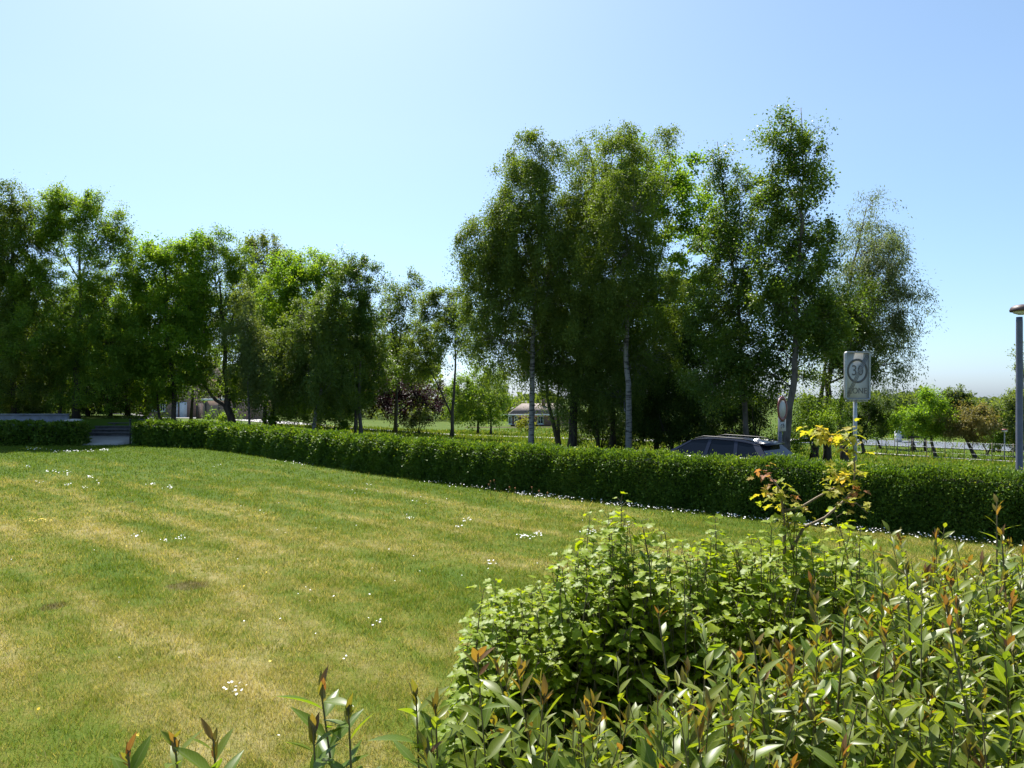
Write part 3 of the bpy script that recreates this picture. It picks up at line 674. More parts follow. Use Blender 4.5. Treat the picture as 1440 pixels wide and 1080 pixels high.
# --- far-off wood that reads as one mass
n = 70000
pa = np.concatenate([RS.uniform(-150, 790, n // 2), RS.uniform(1130, 1600, n // 2)])
dd = RS.uniform(118, 150, n)
wave = 6 * np.sin(pa * .031) + 4 * np.sin(pa * .083 + 1) + 3 * np.sin(pa * .19) + RS.normal(0, 3, n)
topy = np.where(pa < 620, 512, np.where(pa < 800, 552, 560)) - wave * np.where(pa < 620, 1.6, .9)
fy = RS.random(n) ** .8
xx = (pa - 720) * dd / 1000; zb = terr(xx, dd)
zt = EYE - (topy - 560) * dd / 1000
zz = zb + (zt - zb) * fy
Ls = RS.uniform(.5, .95, n)
Vq = quads(np.column_stack([xx, dd, zz]), rvec(n), unit(rvec(n) + [0, 0, .6]), Ls, Ls * .6)
wood = mesh_obj('distant_wood', Vq, np.arange(n * 4), np.full(n, 4), M['far_leaf'], rnd=RS.random(n))
tag(wood, kind='stuff')

# ------------------------------------------------------------------ hedges
def hedge(name, label, A, B, thick, h, group='clipped privet hedges', ends=(True, True), dens=1.0, seed=0, curve=None):
    A = np.array(A, float); B = np.array(B, float)
    Lh = np.linalg.norm(B - A); ud = (B - A) / Lh
    nb = np.array([-ud[1], ud[0]])
    if nb[1] < 0: nb = -nb                     # towards the back
    base = np.array([A[0], A[1], float(terr(*A)) * 0])
    root = empty(name, base, label, 'hedge', group)
    rr = .24
    def prof(s):
        """s 0..1 along front, top and back -> (c, z, nc, nz)"""
        Lf = h - rr; La = rr * pi / 2; Lt = thick - 2 * rr; tot = 2 * Lf + 2 * La + Lt
        q = s * tot
        c = np.zeros_like(q); z = np.zeros_like(q); nc = np.zeros_like(q); nz = np.zeros_like(q)
        m = q < Lf; c[m] = 0; z[m] = q[m]; nc[m] = -1
        m = (q >= Lf) & (q < Lf + La); a = (q[m] - Lf) / rr; c[m] = rr - rr * np.cos(a); z[m] = Lf + rr * np.sin(a); nc[m] = -np.cos(a); nz[m] = np.sin(a)
        m = (q >= Lf + La) & (q < Lf + La + Lt); c[m] = rr + q[m] - Lf - La; z[m] = h; nz[m] = 1
        m = (q >= Lf + La + Lt) & (q < Lf + 2 * La + Lt); a = (q[m] - Lf - La - Lt) / rr; c[m] = thick - rr + rr * np.sin(a); z[m] = h - rr + rr * np.cos(a); nc[m] = np.sin(a); nz[m] = np.cos(a)
        m = q >= Lf + 2 * La + Lt; c[m] = thick; z[m] = Lf - (q[m] - Lf - 2 * La - Lt); nc[m] = 1
        return c, z, nc, nz, tot
    cvf = curve if curve is not None else (lambda u: np.zeros_like(np.asarray(u, float)))
    def bump(u, s):
        return .035 * np.sin(u * 1.9 + seed + 3 * s) + .03 * np.sin(u * 4.3 + 9 * s) + .022 * np.sin(u * 9.1 + 17 * s + seed) + .02 * np.sin(u * 15 - 23 * s)
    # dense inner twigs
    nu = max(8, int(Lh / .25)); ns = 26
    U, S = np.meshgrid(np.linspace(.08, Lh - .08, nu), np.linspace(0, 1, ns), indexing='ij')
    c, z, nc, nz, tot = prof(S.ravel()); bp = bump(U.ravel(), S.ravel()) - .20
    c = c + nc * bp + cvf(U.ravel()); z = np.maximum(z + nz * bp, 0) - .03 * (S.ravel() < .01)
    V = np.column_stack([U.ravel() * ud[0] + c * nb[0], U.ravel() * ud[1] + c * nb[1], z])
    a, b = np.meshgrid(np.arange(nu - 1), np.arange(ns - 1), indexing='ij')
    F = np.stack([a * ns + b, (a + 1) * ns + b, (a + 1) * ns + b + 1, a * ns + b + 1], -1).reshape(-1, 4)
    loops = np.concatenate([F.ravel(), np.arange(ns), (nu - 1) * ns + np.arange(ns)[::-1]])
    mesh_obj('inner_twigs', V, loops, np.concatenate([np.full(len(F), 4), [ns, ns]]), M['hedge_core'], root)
    # leaves, larger and sparser with the distance
    Vs = []; Rn = []
    seg = max(1, int(Lh / 1.0))
    for i in range(seg):
        u0, u1 = Lh * i / seg, Lh * (i + 1) / seg
        mid = A + ud * (u0 + u1) / 2
        d = max(7.0, np.linalg.norm(mid)) 
        Lf = max(.036, .0030 * d)
        n = int((u1 - u0) * tot * 2.7 * dens / (.27 * .85 * Lf * Lf))
        s = RS.random(n) ** 1.25
        u = RS.uniform(u0, u1, n)
        if i == 0 and ends[0]: pass
        c, z, nc, nz, _ = prof(s)
        off = bump(u, s) + np.where(nz < .6, RS.normal(-.075, .075, n), RS.normal(-.02, .032, n))
        tip = RS.random(n) < .016 * (z > h - .3)
        off = off + tip * RS.uniform(.02, .13, n)
        p = np.column_stack([c + nc * off + cvf(u), z + nz * off])
        p[:, 1] = np.maximum(p[:, 1], .02)
        nrm = np.column_stack([nc * nb[0], nc * nb[1], nz])
        pos = np.column_stack([u * ud[0] + p[:, 0] * nb[0], u * ud[1] + p[:, 0] * nb[1], p[:, 1]])
        D = unit(nrm * .7 + rvec(n) * .9 + [0, 0, .35])
        Nn = unit(nrm * .5 + rvec(n) * .6 + [0, 0, .75])
        Ls = Lf * RS.uniform(.7, 1.35, n)
        Vs.append(quads(pos, D, Nn, Ls, Ls * .58)); 
        Rn.append(np.clip(RS.random(n) * .7 + .15 + .12 * np.sin(u * 3.1 + seed) + tip * .3, 0, 1))
    for e, on in enumerate(ends):
        if not on: continue
        q = A if e == 0 else B; sgn = -1 if e == 0 else 1
        d = max(7.0, np.linalg.norm(q)); Lf = max(.036, .0030 * d)
        n = int(thick * h * 3 * dens / (.27 * .85 * Lf * Lf))
        cc = RS.uniform(0, thick, n) + float(cvf(np.array([0 if e == 0 else Lh]))[0]); zz = RS.uniform(.02, h, n) * (1 - .25 * (np.abs((cc - cc.min()) / thick - .5) * 2) ** 4)
        u = (0 if e == 0 else Lh) + sgn * RS.normal(-.02, .05, n)
        pos = np.column_stack([u * ud[0] + cc * nb[0], u * ud[1] + cc * nb[1], zz])
        nn = np.array([sgn * ud[0], sgn * ud[1], 0.3])
        Ls = Lf * RS.uniform(.7, 1.3, n)
        Vs.append(quads(pos, unit(nn * .6 + rvec(n)), unit(rvec(n) * .7 + [0, 0, .6]), Ls, Ls * .58)); Rn.append(RS.random(n))
    V = np.concatenate(Vs); n = len(V) // 4
    mesh_obj('foliage', V, np.arange(n * 4), np.full(n, 4), M['hedge_leaf'], root, rnd=np.concatenate(Rn))
    return root

HU0, HU1 = -3.2, 34.2
HB = hp(HU0, 13.0); HA0 = hp(HU1, 13.0); HA = hp(HU1, float(hedge_c(HU1)))
hedge('privet_hedge', 'long dark green clipped hedge running from the lawn corner to the right edge', HB, HA0, .85, 1.11, ends=(False, True), seed=1, curve=lambda u: hedge_c(np.asarray(u, float) + HU0) - 13.0)
e0 = lawn_pt(186, 626.5)
hedge('privet_hedge', 'short hedge piece between the garden steps and the long hedge', (e0[0], e0[1]), (HA[0] - .35, HA[1] + .3), .8, 1.18, seed=4)
l0 = lawn_pt(-60, 626.5); l1 = lawn_pt(112, 626.5)
hedge('privet_hedge', 'hedge at the far left edge in front of the pale low wall', (l0[0], l0[1]), (l1[0], l1[1]), .8, 1.12, ends=(False, True), seed=7)

# ------------------------------------------------------------------ lawn grass
def lawn_inside(x, y):
    return ((x + y) / R2 < hedge_c(np.clip((np.asarray(y) - np.asarray(x)) / R2, -3, 35)) + .1) & (y < 36.4)
bands = [(4.0, 6.5, 10500, .036, .0042), (6.5, 9.5, 5200, .038, .0062), (9.5, 14, 2300, .040, .0095), (14, 21, 900, .044, .015), (21, 36.4, 300, .05, .024)]
PX = []; HH = []; WW = []
for (a, b, den, hh, ww) in bands:
    x0, x1 = -.80 * b - .5, min(.80 * b + .5, 14)
    n = int((x1 - x0) * (b - a) * den)
    x = RS.uniform(x0, x1, n); y = RS.uniform(a, b, n)
    ok = lawn_inside(x, y) & (np.abs(x) < .80 * y + .5)
    x, y = x[ok], y[ok]
    # tufts: push density into clumps
    keep = RS.random(len(x)) < .62 + .38 * np.sin(x * 5.1 + 2 * np.sin(y * 3.3)) * np.sin(y * 4.7 + 1.5 * np.sin(x * 2.9))
    x, y = x[keep], y[keep]
    PX.append(np.column_stack([x, y])); HH.append(hh * RS.gamma(5, .2, len(x))); WW.append(np.full(len(x), ww))
p = np.concatenate(PX); hh = np.concatenate(HH); ww = np.concatenate(WW)
tall = RS.random(len(p)) < .006 + .05 * (np.sin(p[:, 0] * 1.3 + 2 * np.sin(p[:, 1] * .9)) * np.sin(p[:, 1] * 1.7 + p[:, 0]) > .72)
hh = np.where(tall, hh * 2.1, hh)
n = len(p)
az = RS.uniform(0, 2 * pi, n); lean = RS.uniform(.15, 1.15, n)
sx, sy = np.cos(az) * ww * .5, np.sin(az) * ww * .5
la = RS.uniform(0, 2 * pi, n)
tx, ty = np.cos(la) * hh * lean, np.sin(la) * hh * lean
V = np.zeros((n, 3, 3))
V[:, 0] = np.column_stack([p[:, 0] - sx, p[:, 1] - sy, np.full(n, -.004)])
V[:, 1] = np.column_stack([p[:, 0] + sx, p[:, 1] + sy, np.full(n, -.004)])
V[:, 2] = np.column_stack([p[:, 0] + tx, p[:, 1] + ty, hh])
V[:, :, 2] += terr(p[:, 0], p[:, 1])[:, None]
go = mesh_obj('lawn_grass', V.reshape(-1, 3), np.arange(n * 3), np.full(n, 3), M['blade'], rnd=RS.random(n))
tag(go, kind='stuff')
# rough grass on the verge and the field behind the hedge
pp = []
n = 90000
u = RS.uniform(-20, 62, n); c = 20.4 + RS.gamma(1.3, 14, n)
x = (c - u) / R2; y = (c + u) / R2
ok = (y > 12) & (np.abs(x) < .8 * y) & (y < 110); x, y = x[ok], y[ok]; n = len(x)
hh = RS.gamma(4, .022, n) * (.6 + y / 80); ww = .012 + .0009 * y; az = RS.uniform(0, 2 * pi, n); la = RS.uniform(0, 2 * pi, n); lean = RS.uniform(.1, .8, n)
z0 = terr(x, y)
V = np.zeros((n, 3, 3))
V[:, 0] = np.column_stack([x - np.cos(az) * ww, y - np.sin(az) * ww, z0 - .02]); V[:, 1] = np.column_stack([x + np.cos(az) * ww, y + np.sin(az) * ww, z0 - .02])
V[:, 2] = np.column_stack([x + np.cos(la) * hh * lean, y + np.sin(la) * hh * lean, z0 + hh])
tag(mesh_obj('verge_grass', V.reshape(-1, 3), np.arange(n * 3), np.full(n, 3), M['blade'], rnd=RS.random(n)), kind='stuff')

# ------------------------------------------------------------------ daisies
M['petal'] = plain('white petals', (.78, .78, .76), .7, noise=.05)
M['yellow'] = plain('yellow flower', (.72, .52, .02), .7, noise=.1)
M['orange'] = plain('orange seed head', (.30, .12, .035), .8, noise=.2)
def discs(name, pts, r, mat, tilt=.5, k=6):
    n = len(pts); Nn = unit(rvec(n) * tilt + [0, -.15, 1]); a = unit(np.cross(Nn, rvec(n))); b = np.cross(Nn, a)
    V = np.stack([pts + (a * math.cos(t) + b * math.sin(t)) * r[:, None] for t in np.linspace(0, 2 * pi, k, endpoint=False)], 1)
    return mesh_obj(name, V.reshape(-1, 3), np.arange(n * k), np.full(n, k), mat)
D = []; DR = []
def patch(px, py, wpx, hpx, m, r=.014):
    for _ in range(m):
        a = lawn_pt(px + random.gauss(0, wpx / 2), py + random.gauss(0, hpx / 2))
        if lawn_inside(a[0], a[1]): D.append((a[0], a[1], random.uniform(.03, .07))); DR.append(r * random.uniform(.7, 1.2))
for q in ((48, 632, 12, 2, 16, .03), (90, 636, 26, 2, 16, .02), (110, 635, 34, 2, 60, .022), (145, 633, 8, 1.5, 14, .026), (40, 658, 5, 2, 6, .02), (75, 665, 10, 3, 16, .02), (92, 666, 9, 3, 10, .02),
          (126, 672, 5, 2, 14, .02), (56, 680, 6, 2, 10, .018), (95, 683, 6, 2, 8, .018), (119, 688, 5, 2, 10, .018), (137, 682, 4, 2, 6, .018), (212, 683, 9, 2, 14, .019), (237, 687, 7, 2, 14, .019), (300, 656, 16, 3, 10, .017),
          (194, 756, 8, 3, 9, .013), (254, 760, 9, 4, 14, .013), (232, 764, 5, 3, 6, .013), (410, 652, 24, 3, 30, .016), (425, 655, 10, 2, 8, .016), (330, 975, 16, 10, 11, .011), (527, 880, 14, 6, 6, .011),
          (486, 932, 6, 3, 2, .012), (735, 757, 10, 4, 22, .014), (757, 755, 8, 4, 16, .014), (655, 734, 12, 4, 12, .014), (645, 743, 6, 3, 7, .014), (692, 797, 8, 6, 11, .013), (832, 752, 12, 3, 18, .014), (575, 731, 14, 4, 10, .013), (600, 705, 30, 5, 12, .014), (500, 690, 40, 8, 14, .013), (880, 742, 26, 6, 14, .012), (350, 720, 60, 14, 10, .012), (560, 800, 90, 40, 8, .011), (400, 860, 120, 50, 8, .010)):
    patch(*q)
for _ in range(45):
    a = lawn_pt(random.uniform(0, 900), 640 + 420 * random.random() ** 2)
    if lawn_inside(*a): D.append((a[0], a[1], random.uniform(.03, .06))); DR.append(random.uniform(.007, .011))
for _ in range(1500):                                   # the dense white line along the hedge foot
    u = random.uniform(-2.5, 16.0); dens = 1 if u < 10 else max(0, 1 - (u - 10) / 6)
    if random.random() > dens * (.55 + .45 * math.sin(u * 2.3 + 1.2 * math.sin(u * 5.1))) + .12: continue
    q = hp(u, float(hedge_c(u)) - .24 - abs(random.gauss(0, .22)))
    D.append((q[0], q[1], random.uniform(.03, .09))); DR.append(random.uniform(.010, .017))
D = np.array(D); DR = np.array(DR)
tag(discs('daisies', D, DR, M['petal']), kind='stuff')
D = []
for _ in range(34):
    a = lawn_pt(60 + random.gauss(0, 8), 734 + random.gauss(0, 2.5)); D.append((a[0], a[1], random.uniform(.02, .06)))
for _ in range(14):
    a = lawn_pt(245 + random.gauss(0, 12), 651 + random.gauss(0, 2)); D.append((a[0], a[1], random.uniform(.02, .06)))
for _ in range(14):
    a = lawn_pt(random.uniform(0, 700), 660 + 420 * random.random() ** 1.5); 
    if lawn_inside(*a): D.append((a[0], a[1], random.uniform(.02, .05)))
tag(discs('yellow_flowers', np.array(D), np.full(len(D), .013), M['yellow']), kind='stuff')
# a clump of seeding weeds at the hedge foot
q0 = lawn_pt(700, 692)
wr = empty('seeding_weed', (q0[0], q0[1], 0), 'thin weed stems with orange seed heads at the foot of the long hedge', 'weed')
for (px, py) in ((686, 679), (697, 678), (690, 684), (712, 688), (748, 689), (757, 694), (725, 690), (764, 698)):
    mb = MB(); hb = MB()
    a = np.array([*lawn_pt(px, py + 15), 0]); t = a + [random.gauss(0, .05), random.gauss(0, .05), .3]
    mb.tube([a - [*q0, 0], (a + t) / 2 - [*q0, 0] + [.02, 0, 0], t - [*q0, 0]], [.006, .005, .004], 5)
    hb.lathe(t - [*q0, 0], [(.005, -.015), (.02, 0), (.017, .02), (.005, .03)], 7)
    hb.build('seed_head', M['orange'], mb.build('stem', M['stem'], wr))

# ------------------------------------------------------------------ near plants
def template(kind):
    """local leaf: (a along, b across), faces, uv"""
    pts = []; fs = []
    if kind == 'lance':
        st = [(0, .04), (.1, .34), (.26, .82), (.42, 1.0), (.6, .88), (.78, .55), (.92, .2), (1.0, .0)]
        for (t, wd) in st: pts += [(t, -wd * .5), (t, 0), (t, wd * .5)]
        for i in range(len(st) - 1):
            o = i * 3
            fs += [(o, o + 1, o + 4, o + 3), (o + 1, o + 2, o + 5, o + 4)]
    else:
        if kind == 'currant':
            half = [(.0, .02), (-.10, .2), (.02, .40), (.22, .44), (.28, .50), (.46, .52), (.50, .40), (.58, .30), (.74, .34), (.84, .20), (.90, .13), (1.0, .0)]
        else:
            half = [(.0, .02), (-.06, .16), (.0, .34), (.16, .24), (.22, .40), (.42, .62), (.46, .44), (.40, .26), (.62, .26), (.72, .34), (.80, .18), (1.0, .0)]
        outl = [(a, b) for a, b in half] + [(a, -b) for a, b in half[-2:0:-1]]
        pts = [(.0, 0), (.34, 0), (.68, 0)] + outl
        nh = len(half); n = len(outl)
        def near(a): return 1 if a < .5 else 2
        for i in range(n):
            j = (i + 1) % n
            ci = near((outl[i][0] + outl[j][0]) / 2)
            fs.append((ci, 3 + i, 3 + j) if True else None)
        # bridge along the midrib on both sides
        for s in range(n):
            j = (s + 1) % n
            a, b = near((outl[s - 1][0] + outl[s][0]) / 2), near((outl[s][0] + outl[j][0]) / 2)
            if a != b: fs.append((a, 3 + s, b))
    return np.array(pts, float), fs

TPL = {k: template(k) for k in ('lance', 'currant', 'maple')}

def near_leaves(name, kind, C, D, Nn, L, W, mat, parent, base, rnd, curv=.25, fold=.25, wave=0.0):
    pts, fs = TPL[kind]
    n = len(C)
    D = unit(D); S = unit(np.cross(D, Nn)); U = np.cross(S, D)
    a = pts[:, 0][None, :, None]; b = pts[:, 1][None, :, None]
    cv = (curv * RS.uniform(.3, 1.7, n))[:, None, None]; fo = (fold * RS.uniform(.4, 1.6, n))[:, None, None]
    tw = RS.normal(0, .35, n)[:, None, None]
    Lw = np.asarray(L)[:, None, None]; Ww = np.asarray(W)[:, None, None]
    zl = -cv * a * a * Lw + fo * np.abs(b) * Ww + tw * a * b * Ww + wave * Ww * np.sin(a * 13 + tw * 20) * np.abs(b)
    V = C[:, None, :] + D[:, None, :] * a * Lw + S[:, None, :] * b * Ww + U[:, None, :] * zl
    m = len(pts)
    lo = np.concatenate([np.array(f) for f in fs]); sz = np.array([len(f) for f in fs])
    loops = (lo[None, :] + (np.arange(n) * m)[:, None]).ravel()
    sizes = np.tile(sz, n)
    uv = np.tile(np.column_stack([pts[:, 1] + .5, pts[:, 0]]), (n, 1))
    return mesh_obj(name, V.reshape(-1, 3) - base, loops, sizes, M[mat], parent, rnd=np.repeat(rnd, len(fs)), uv=uv, smooth=True)

class Shoots:
    """upright leafy shoots with lance-shaped leaves"""
    def __init__(s): s.st = MB(); s.C = []; s.D = []; s.L = []; s.R = []; s.yC = []; s.yD = []; s.yL = []; s.yR = []
    def shoot(s, foot, top, leafy=.62, gap=.033, leaf=.088, bend=.05, rad=.0032, young=True, start_n=0):
        foot = np.array(foot, float); top = np.array(top, float)
        H = np.linalg.norm(top - foot)
        bx, by = RS.normal(0, bend, 2)
        def at(t): return foot * (1 - t) + top * t + np.array([bx, by, 0]) * math.sin(t * pi) 
        s.st.tube([at(t) for t in (0, .25, .5, .75, 1)], [rad * 1.5, rad * 1.3, rad * 1.1, rad * .8, rad * .45], 5, cap=False)
        n = int(H * leafy / gap); ph = RS.uniform(0, 2 * pi); tone = RS.random()
        for i in range(n):
            t = 1 - leafy + leafy * (i + RS.uniform(-.3, .3)) / n
            t = min(.995, max(.02, t))
            u = (t - (1 - leafy)) / leafy
            ph += 2.4 + RS.normal(0, .25)
            up = .30 + .75 * u + RS.normal(0, .32)
            d = np.array([math.cos(ph), math.sin(ph), up])
            yg = young and u > .92
            ll = leaf * RS.uniform(.7, 1.25) * (1 if u < .8 else (1.0 - .55 * (u - .8) / .2))
            if yg: s.yC.append(at(t)); s.yD.append(d + [0, 0, .7]); s.yL.append(ll * .9); s.yR.append(RS.random())
            else: s.C.append(at(t)); s.D.append(d); s.L.append(ll); s.R.append(np.clip(.25 * tone + .3 * RS.random() + .45 * u ** 2, 0, 1))
        if young:
            for _ in range(4):
                s.yC.append(at(.97 + .03 * RS.random())); s.yD.append(np.append(RS.normal(0, .3, 2), 1)); s.yL.append(leaf * RS.uniform(.35, .6)); s.yR.append(RS.random())
    def build(s, root, base):
        base = np.array(base)
        s.st.v = [tuple(np.array(q) - base) for q in s.st.v]
        s.st.build('stem', M['red_stem'], root, smooth=True)
        for nm, C, D, L, R, mat, asp in (('foliage', s.C, s.D, s.L, s.R, 'lance_leaf', .27), ('young_foliage', s.yC, s.yD, s.yL, s.yR, 'young_leaf', .25)):
            if not C: continue
            C = np.array(C); D = np.array(D); L = np.array(L); n = len(C)
            near_leaves(nm, 'lance', C, D, unit(np.array([0, 0, 1.0]) + rvec(n) * .35 - unit(D) * .2), L, L * (asp + .03) * RS.uniform(.8, 1.25, n), mat, root, base, np.array(R), curv=.16, fold=.32)

# the big shrub in front
def bound(y):        # left limit of the shrub at distance y
    return np.interp(y, [1.2, 1.6, 1.9, 2.2, 2.8, 3.5, 4.1, 4.6], [-.30, -.22, -.12, .18, .92, 1.72, 2.62, 3.4])
sh = Shoots(); cnt = 0
while cnt < 680:
    y = RS.uniform(1.15, 4.5); x = RS.uniform(-.35, 4.2)
    if x < bound(y) or x > .74 * y + .45: continue
    if RS.random() > .55 + .45 * (y < 3): continue
    edge = min(1.0, (x - bound(y)) / .45)
    ht = 1.35 + .20 * edge + RS.normal(0, .085) + (.1 if RS.random() < .07 else 0)
    ht += .08 * math.sin(x * 2.1 + y)
    if y < 1.75: ht -= .10
    f = (x + RS.normal(0, .07), y + RS.normal(0, .07), .0)
    sh.shoot(f, (x + RS.normal(0, .16), y + RS.normal(0, .12), ht), leafy=.66, gap=.027, leaf=.110, young=RS.random() < .38)
    cnt += 1
for (px, py, d) in ((1402, 705, 3.3), (1408, 745, 3.2), (1275, 800, 2.6), (925, 858, 2.35), (1190, 850, 2.3), (1060, 900, 2.0), (1330, 850, 2.1), (760, 960, 2.0)):
    t = P(px, py, d); sh.shoot((t[0] + RS.normal(0, .1), t[1] + RS.normal(0, .06), 0), t, leafy=.5, gap=.036, leaf=.095, rad=.006)
b0 = (1.2, 2.4, 0)
r = empty('lance_leaved_shrub', b0, 'big foreground shrub of upright shoots with narrow green leaves and reddish tips', 'shrub')
sh.build(r, b0)
for lab, lst in (('small leafy shoot with two curved dark leaves at the bottom left edge of the photo', [((245, 1035), 1.62, .10), ((300, 1040), 1.62, .105), ((180, 1058), 1.6, .09)]),
                 ('leafy shoot pair with reddish buds standing alone before the dry lawn', [((450, 962), 1.75, .11), ((440, 1020), 1.70, .10), ((490, 1000), 1.72, .095)]),
                 ('slim shoot with one dark upright leaf left of the lobed bush', [((585, 978), 1.95, .115), ((612, 990), 1.9, .105)])):
    s2 = Shoots()
    for (pp_, d, lf) in lst:
        t = P(*pp_, d); ft = t.copy(); ft[0] += .10; ft[1] += .03; ft[2] = 0
        s2.shoot(ft, t, leafy=.20, gap=.022, leaf=lf, rad=.005, bend=.03)
    bb = P(*lst[0][0], lst[0][1]); bb[2] = 0
    r2 = empty('leafy_shoot', bb, lab, 'plant shoot', 'single shoots at the bottom of the photo')
    s2.build(r2, bb)

# lobed-leaf bush
cb = (.9, 4.75, 0)
cr = empty('lobed_leaf_bush', cb, 'rounded bush with bright lobed leaves between the lawn and the front shrub', 'bush')
mb = MB(); C = []; Dd = []; Ll = []; Rr = []
def cshoot(f, t, n, l0=.07, lo=.3):
    f = np.array(f, float); t = np.array(t, float); bx = RS.normal(0, .05, 3); bx[2] = 0
    at = lambda s: f * (1 - s) + t * s + bx * math.sin(s * pi)
    mb.tube([at(s) - cb for s in (0, .3, .6, .85, 1)], [.008, .007, .005, .0035, .002], 5, cap=False)
    ph = RS.uniform(0, 6.28); tone = RS.random()
    for i in range(n):
        s = lo + (1 - lo) * min(1, (i + RS.random() * .6) / max(1, n - 1)) ** .75
        ph += 2.4
        d = np.array([math.cos(ph), math.sin(ph), .25 + RS.normal(0, .25)])
        pet = RS.uniform(.025, .06)
        a = at(min(s, 1)); b = a + unit(d + [0, 0, .5]) * pet
        mb.tube([a - cb, b - cb], [.0018, .0014], 3, cap=False)
        C.append(b); Dd.append(d + [0, 0, -.22]); Ll.append(l0 * RS.uniform(.5, 1.4) * (1.1 - .35 * max(0, min(1, s) - .7) / .3)); Rr.append(np.clip(.35 * tone + .25 * RS.random() + .4 * s * s, 0, 1))
top_prof = lambda x: np.interp(x, [-.36, -.2, .1, .4, .75, 1.2, 1.7, 2.1, 2.5], [.62, .98, 1.18, 1.34, 1.54, 1.48, 1.46, 1.52, 1.35])
for _ in range(370):
    x = RS.uniform(-.33, 2.45); y = 4.75 + RS.uniform(-.62, .55)
    hmax = float(top_prof(x)) * (1 - .20 * ((y - 4.85) / .62) ** 2)
    ht = hmax * (RS.uniform(.74, 1.0) + .06 * math.sin(x * 7 + 2 * y) + (.10 if RS.random() < .12 else 0))
    f = (x + RS.normal(0, .1) + .05, y * .6 + 4.75 * .4, 0)
    cshoot(f, (x, y, ht), int(15 + 9 * ht), lo=.25)
for (px, py, d, n) in ((902, 732, 4.7, 11), (935, 748, 4.7, 10), (680, 830, 4.45, 9), (1100, 690, 4.6, 12), (1118, 715, 4.6, 12), (1210, 742, 4.6, 10), (790, 795, 4.5, 10), (1195, 750, 4.6, 10), (1085, 742, 4.45, 14), (1120, 748, 4.45, 14), (1105, 735, 4.5, 14), (1140, 765, 4.45, 12), (1070, 765, 4.45, 12), (860, 748, 4.6, 14), (885, 742, 4.6, 14)):
    t = P(px, py, d); cshoot((t[0] + .12 + RS.normal(0, .05), d + .1, 0), t, n + 8, l0=.08, lo=.35)
for _ in range(170):                        # low leaves that close the foot of the bush
    x = RS.uniform(-.3, 2.3); y = 4.2 + RS.uniform(-.12, .5)
    cshoot((x, y + .2, 0), (x + RS.normal(0, .1), y, RS.uniform(.25, .95) * float(top_prof(x))), 9, lo=.2)
mb.build('stem', M['stem'], cr, smooth=True)
C = np.array(C); Dd = np.array(Dd); Ll = np.array(Ll); n = len(C)
near_leaves('foliage', 'currant', C, Dd, unit(np.array([0, -.1, 1.0]) + rvec(n) * .38), Ll, Ll * RS.uniform(.9, 1.1, n), 'currant_leaf', cr, np.array(cb), np.array(Rr), curv=.3, fold=.14, wave=.12)

# yellow-leaved maple sapling
sp0 = P(1103, 760, 4.6); sb = np.array([sp0[0], 4.75, 0])
sr = empty('maple_sapling', sb, 'spindly sapling with yellow and reddish lobed leaves rising above the bush', 'sapling')
mb = MB()
def br(px, r_): mb.tube([P(a, b, c) - sb for a, b, c in px], r_, 6)
mb.tube([[0, 0, 0], P(1104, 820, 4.72) - sb, P(1103, 740, 4.65) - sb, P(1098, 690, 4.62) - sb, P(1082, 668, 4.6) - sb], [.016, .014, .011, .007, .004], 7)
br([(1102, 718, 4.64), (1125, 714, 4.62), (1148, 700, 4.6), (1170, 688, 4.6), (1190, 682, 4.6)], [.009, .008, .007, .006, .004])
br([(1104, 790, 4.68), (1130, 742, 4.62), (1160, 728, 4.6), (1185, 706, 4.6), (1200, 690, 4.6), (1202, 660, 4.58), (1200, 625, 4.56), (1190, 612, 4.56)], [.011, .010, .009, .008, .006, .005, .004, .003])
br([(1185, 706, 4.6), (1205, 708, 4.55), (1220, 722, 4.52)], [.004, .003, .002])
C = []; Dd = []; Ll = []; Rr = []
def clus(px, py, d, rx, ry, n, l0, tone):
    for _ in range(int(n * 1.25)):
        q = P(px + RS.normal(0, rx), py + RS.normal(0, ry), d + RS.normal(0, .07))
        C.append(q); Dd.append(np.array([RS.normal(0, 1), RS.normal(0, 1), RS.normal(-.1, .3)])); Ll.append(l0 * .9 * RS.uniform(.6, 1.25)); Rr.append(np.clip(tone + RS.normal(0, .22), 0, 1))
clus(1150, 606, 4.56, 10, 4, 9, .075, .5); clus(1172, 612, 4.56, 11, 7, 16, .075, .35); clus(1195, 610, 4.56, 7, 8, 10, .075, .35); clus(1190, 630, 4.57, 8, 7, 12, .065, .3)
clus(1172, 668, 4.6, 12, 6, 16, .07, .45); clus(1198, 668, 4.6, 9, 9, 16, .07, .5); clus(1165, 685, 4.6, 9, 5, 9, .065, .35); clus(1202, 690, 4.6, 6, 8, 9, .06, .85)
clus(1092, 700, 4.62, 13, 9, 18, .065, .3); clus(1080, 668, 4.6, 9, 6, 7, .05, .95); clus(1120, 698, 4.62, 5, 3, 5, .045, 1.0); clus(1075, 688, 4.6, 6, 6, 7, .05, .7); clus(1076, 660, 4.6, 4, 4, 3, .045, .95)
clus(1130, 716, 4.62, 6, 4, 6, .035, .6); clus(1150, 736, 4.62, 10, 6, 8, .035, .6); clus(1188, 705, 4.6, 7, 4, 6, .04, .5); clus(1212, 712, 4.54, 9, 6, 8, .05, .4); clus(1110, 735, 4.64, 9, 9, 14, .07, .1)
mb.build('trunk', M['twig'], sr, smooth=True)
C = np.array(C); Dd = np.array(Dd); Ll = np.array(Ll); n = len(C)
near_leaves('foliage', 'maple', C, Dd, unit(np.array([0, -.15, 1.0]) + rvec(n) * .4), Ll, Ll * RS.uniform(.85, 1.1, n), 'sapling_leaf', sr, sb, np.array(Rr), curv=.4, fold=.12, wave=.15)

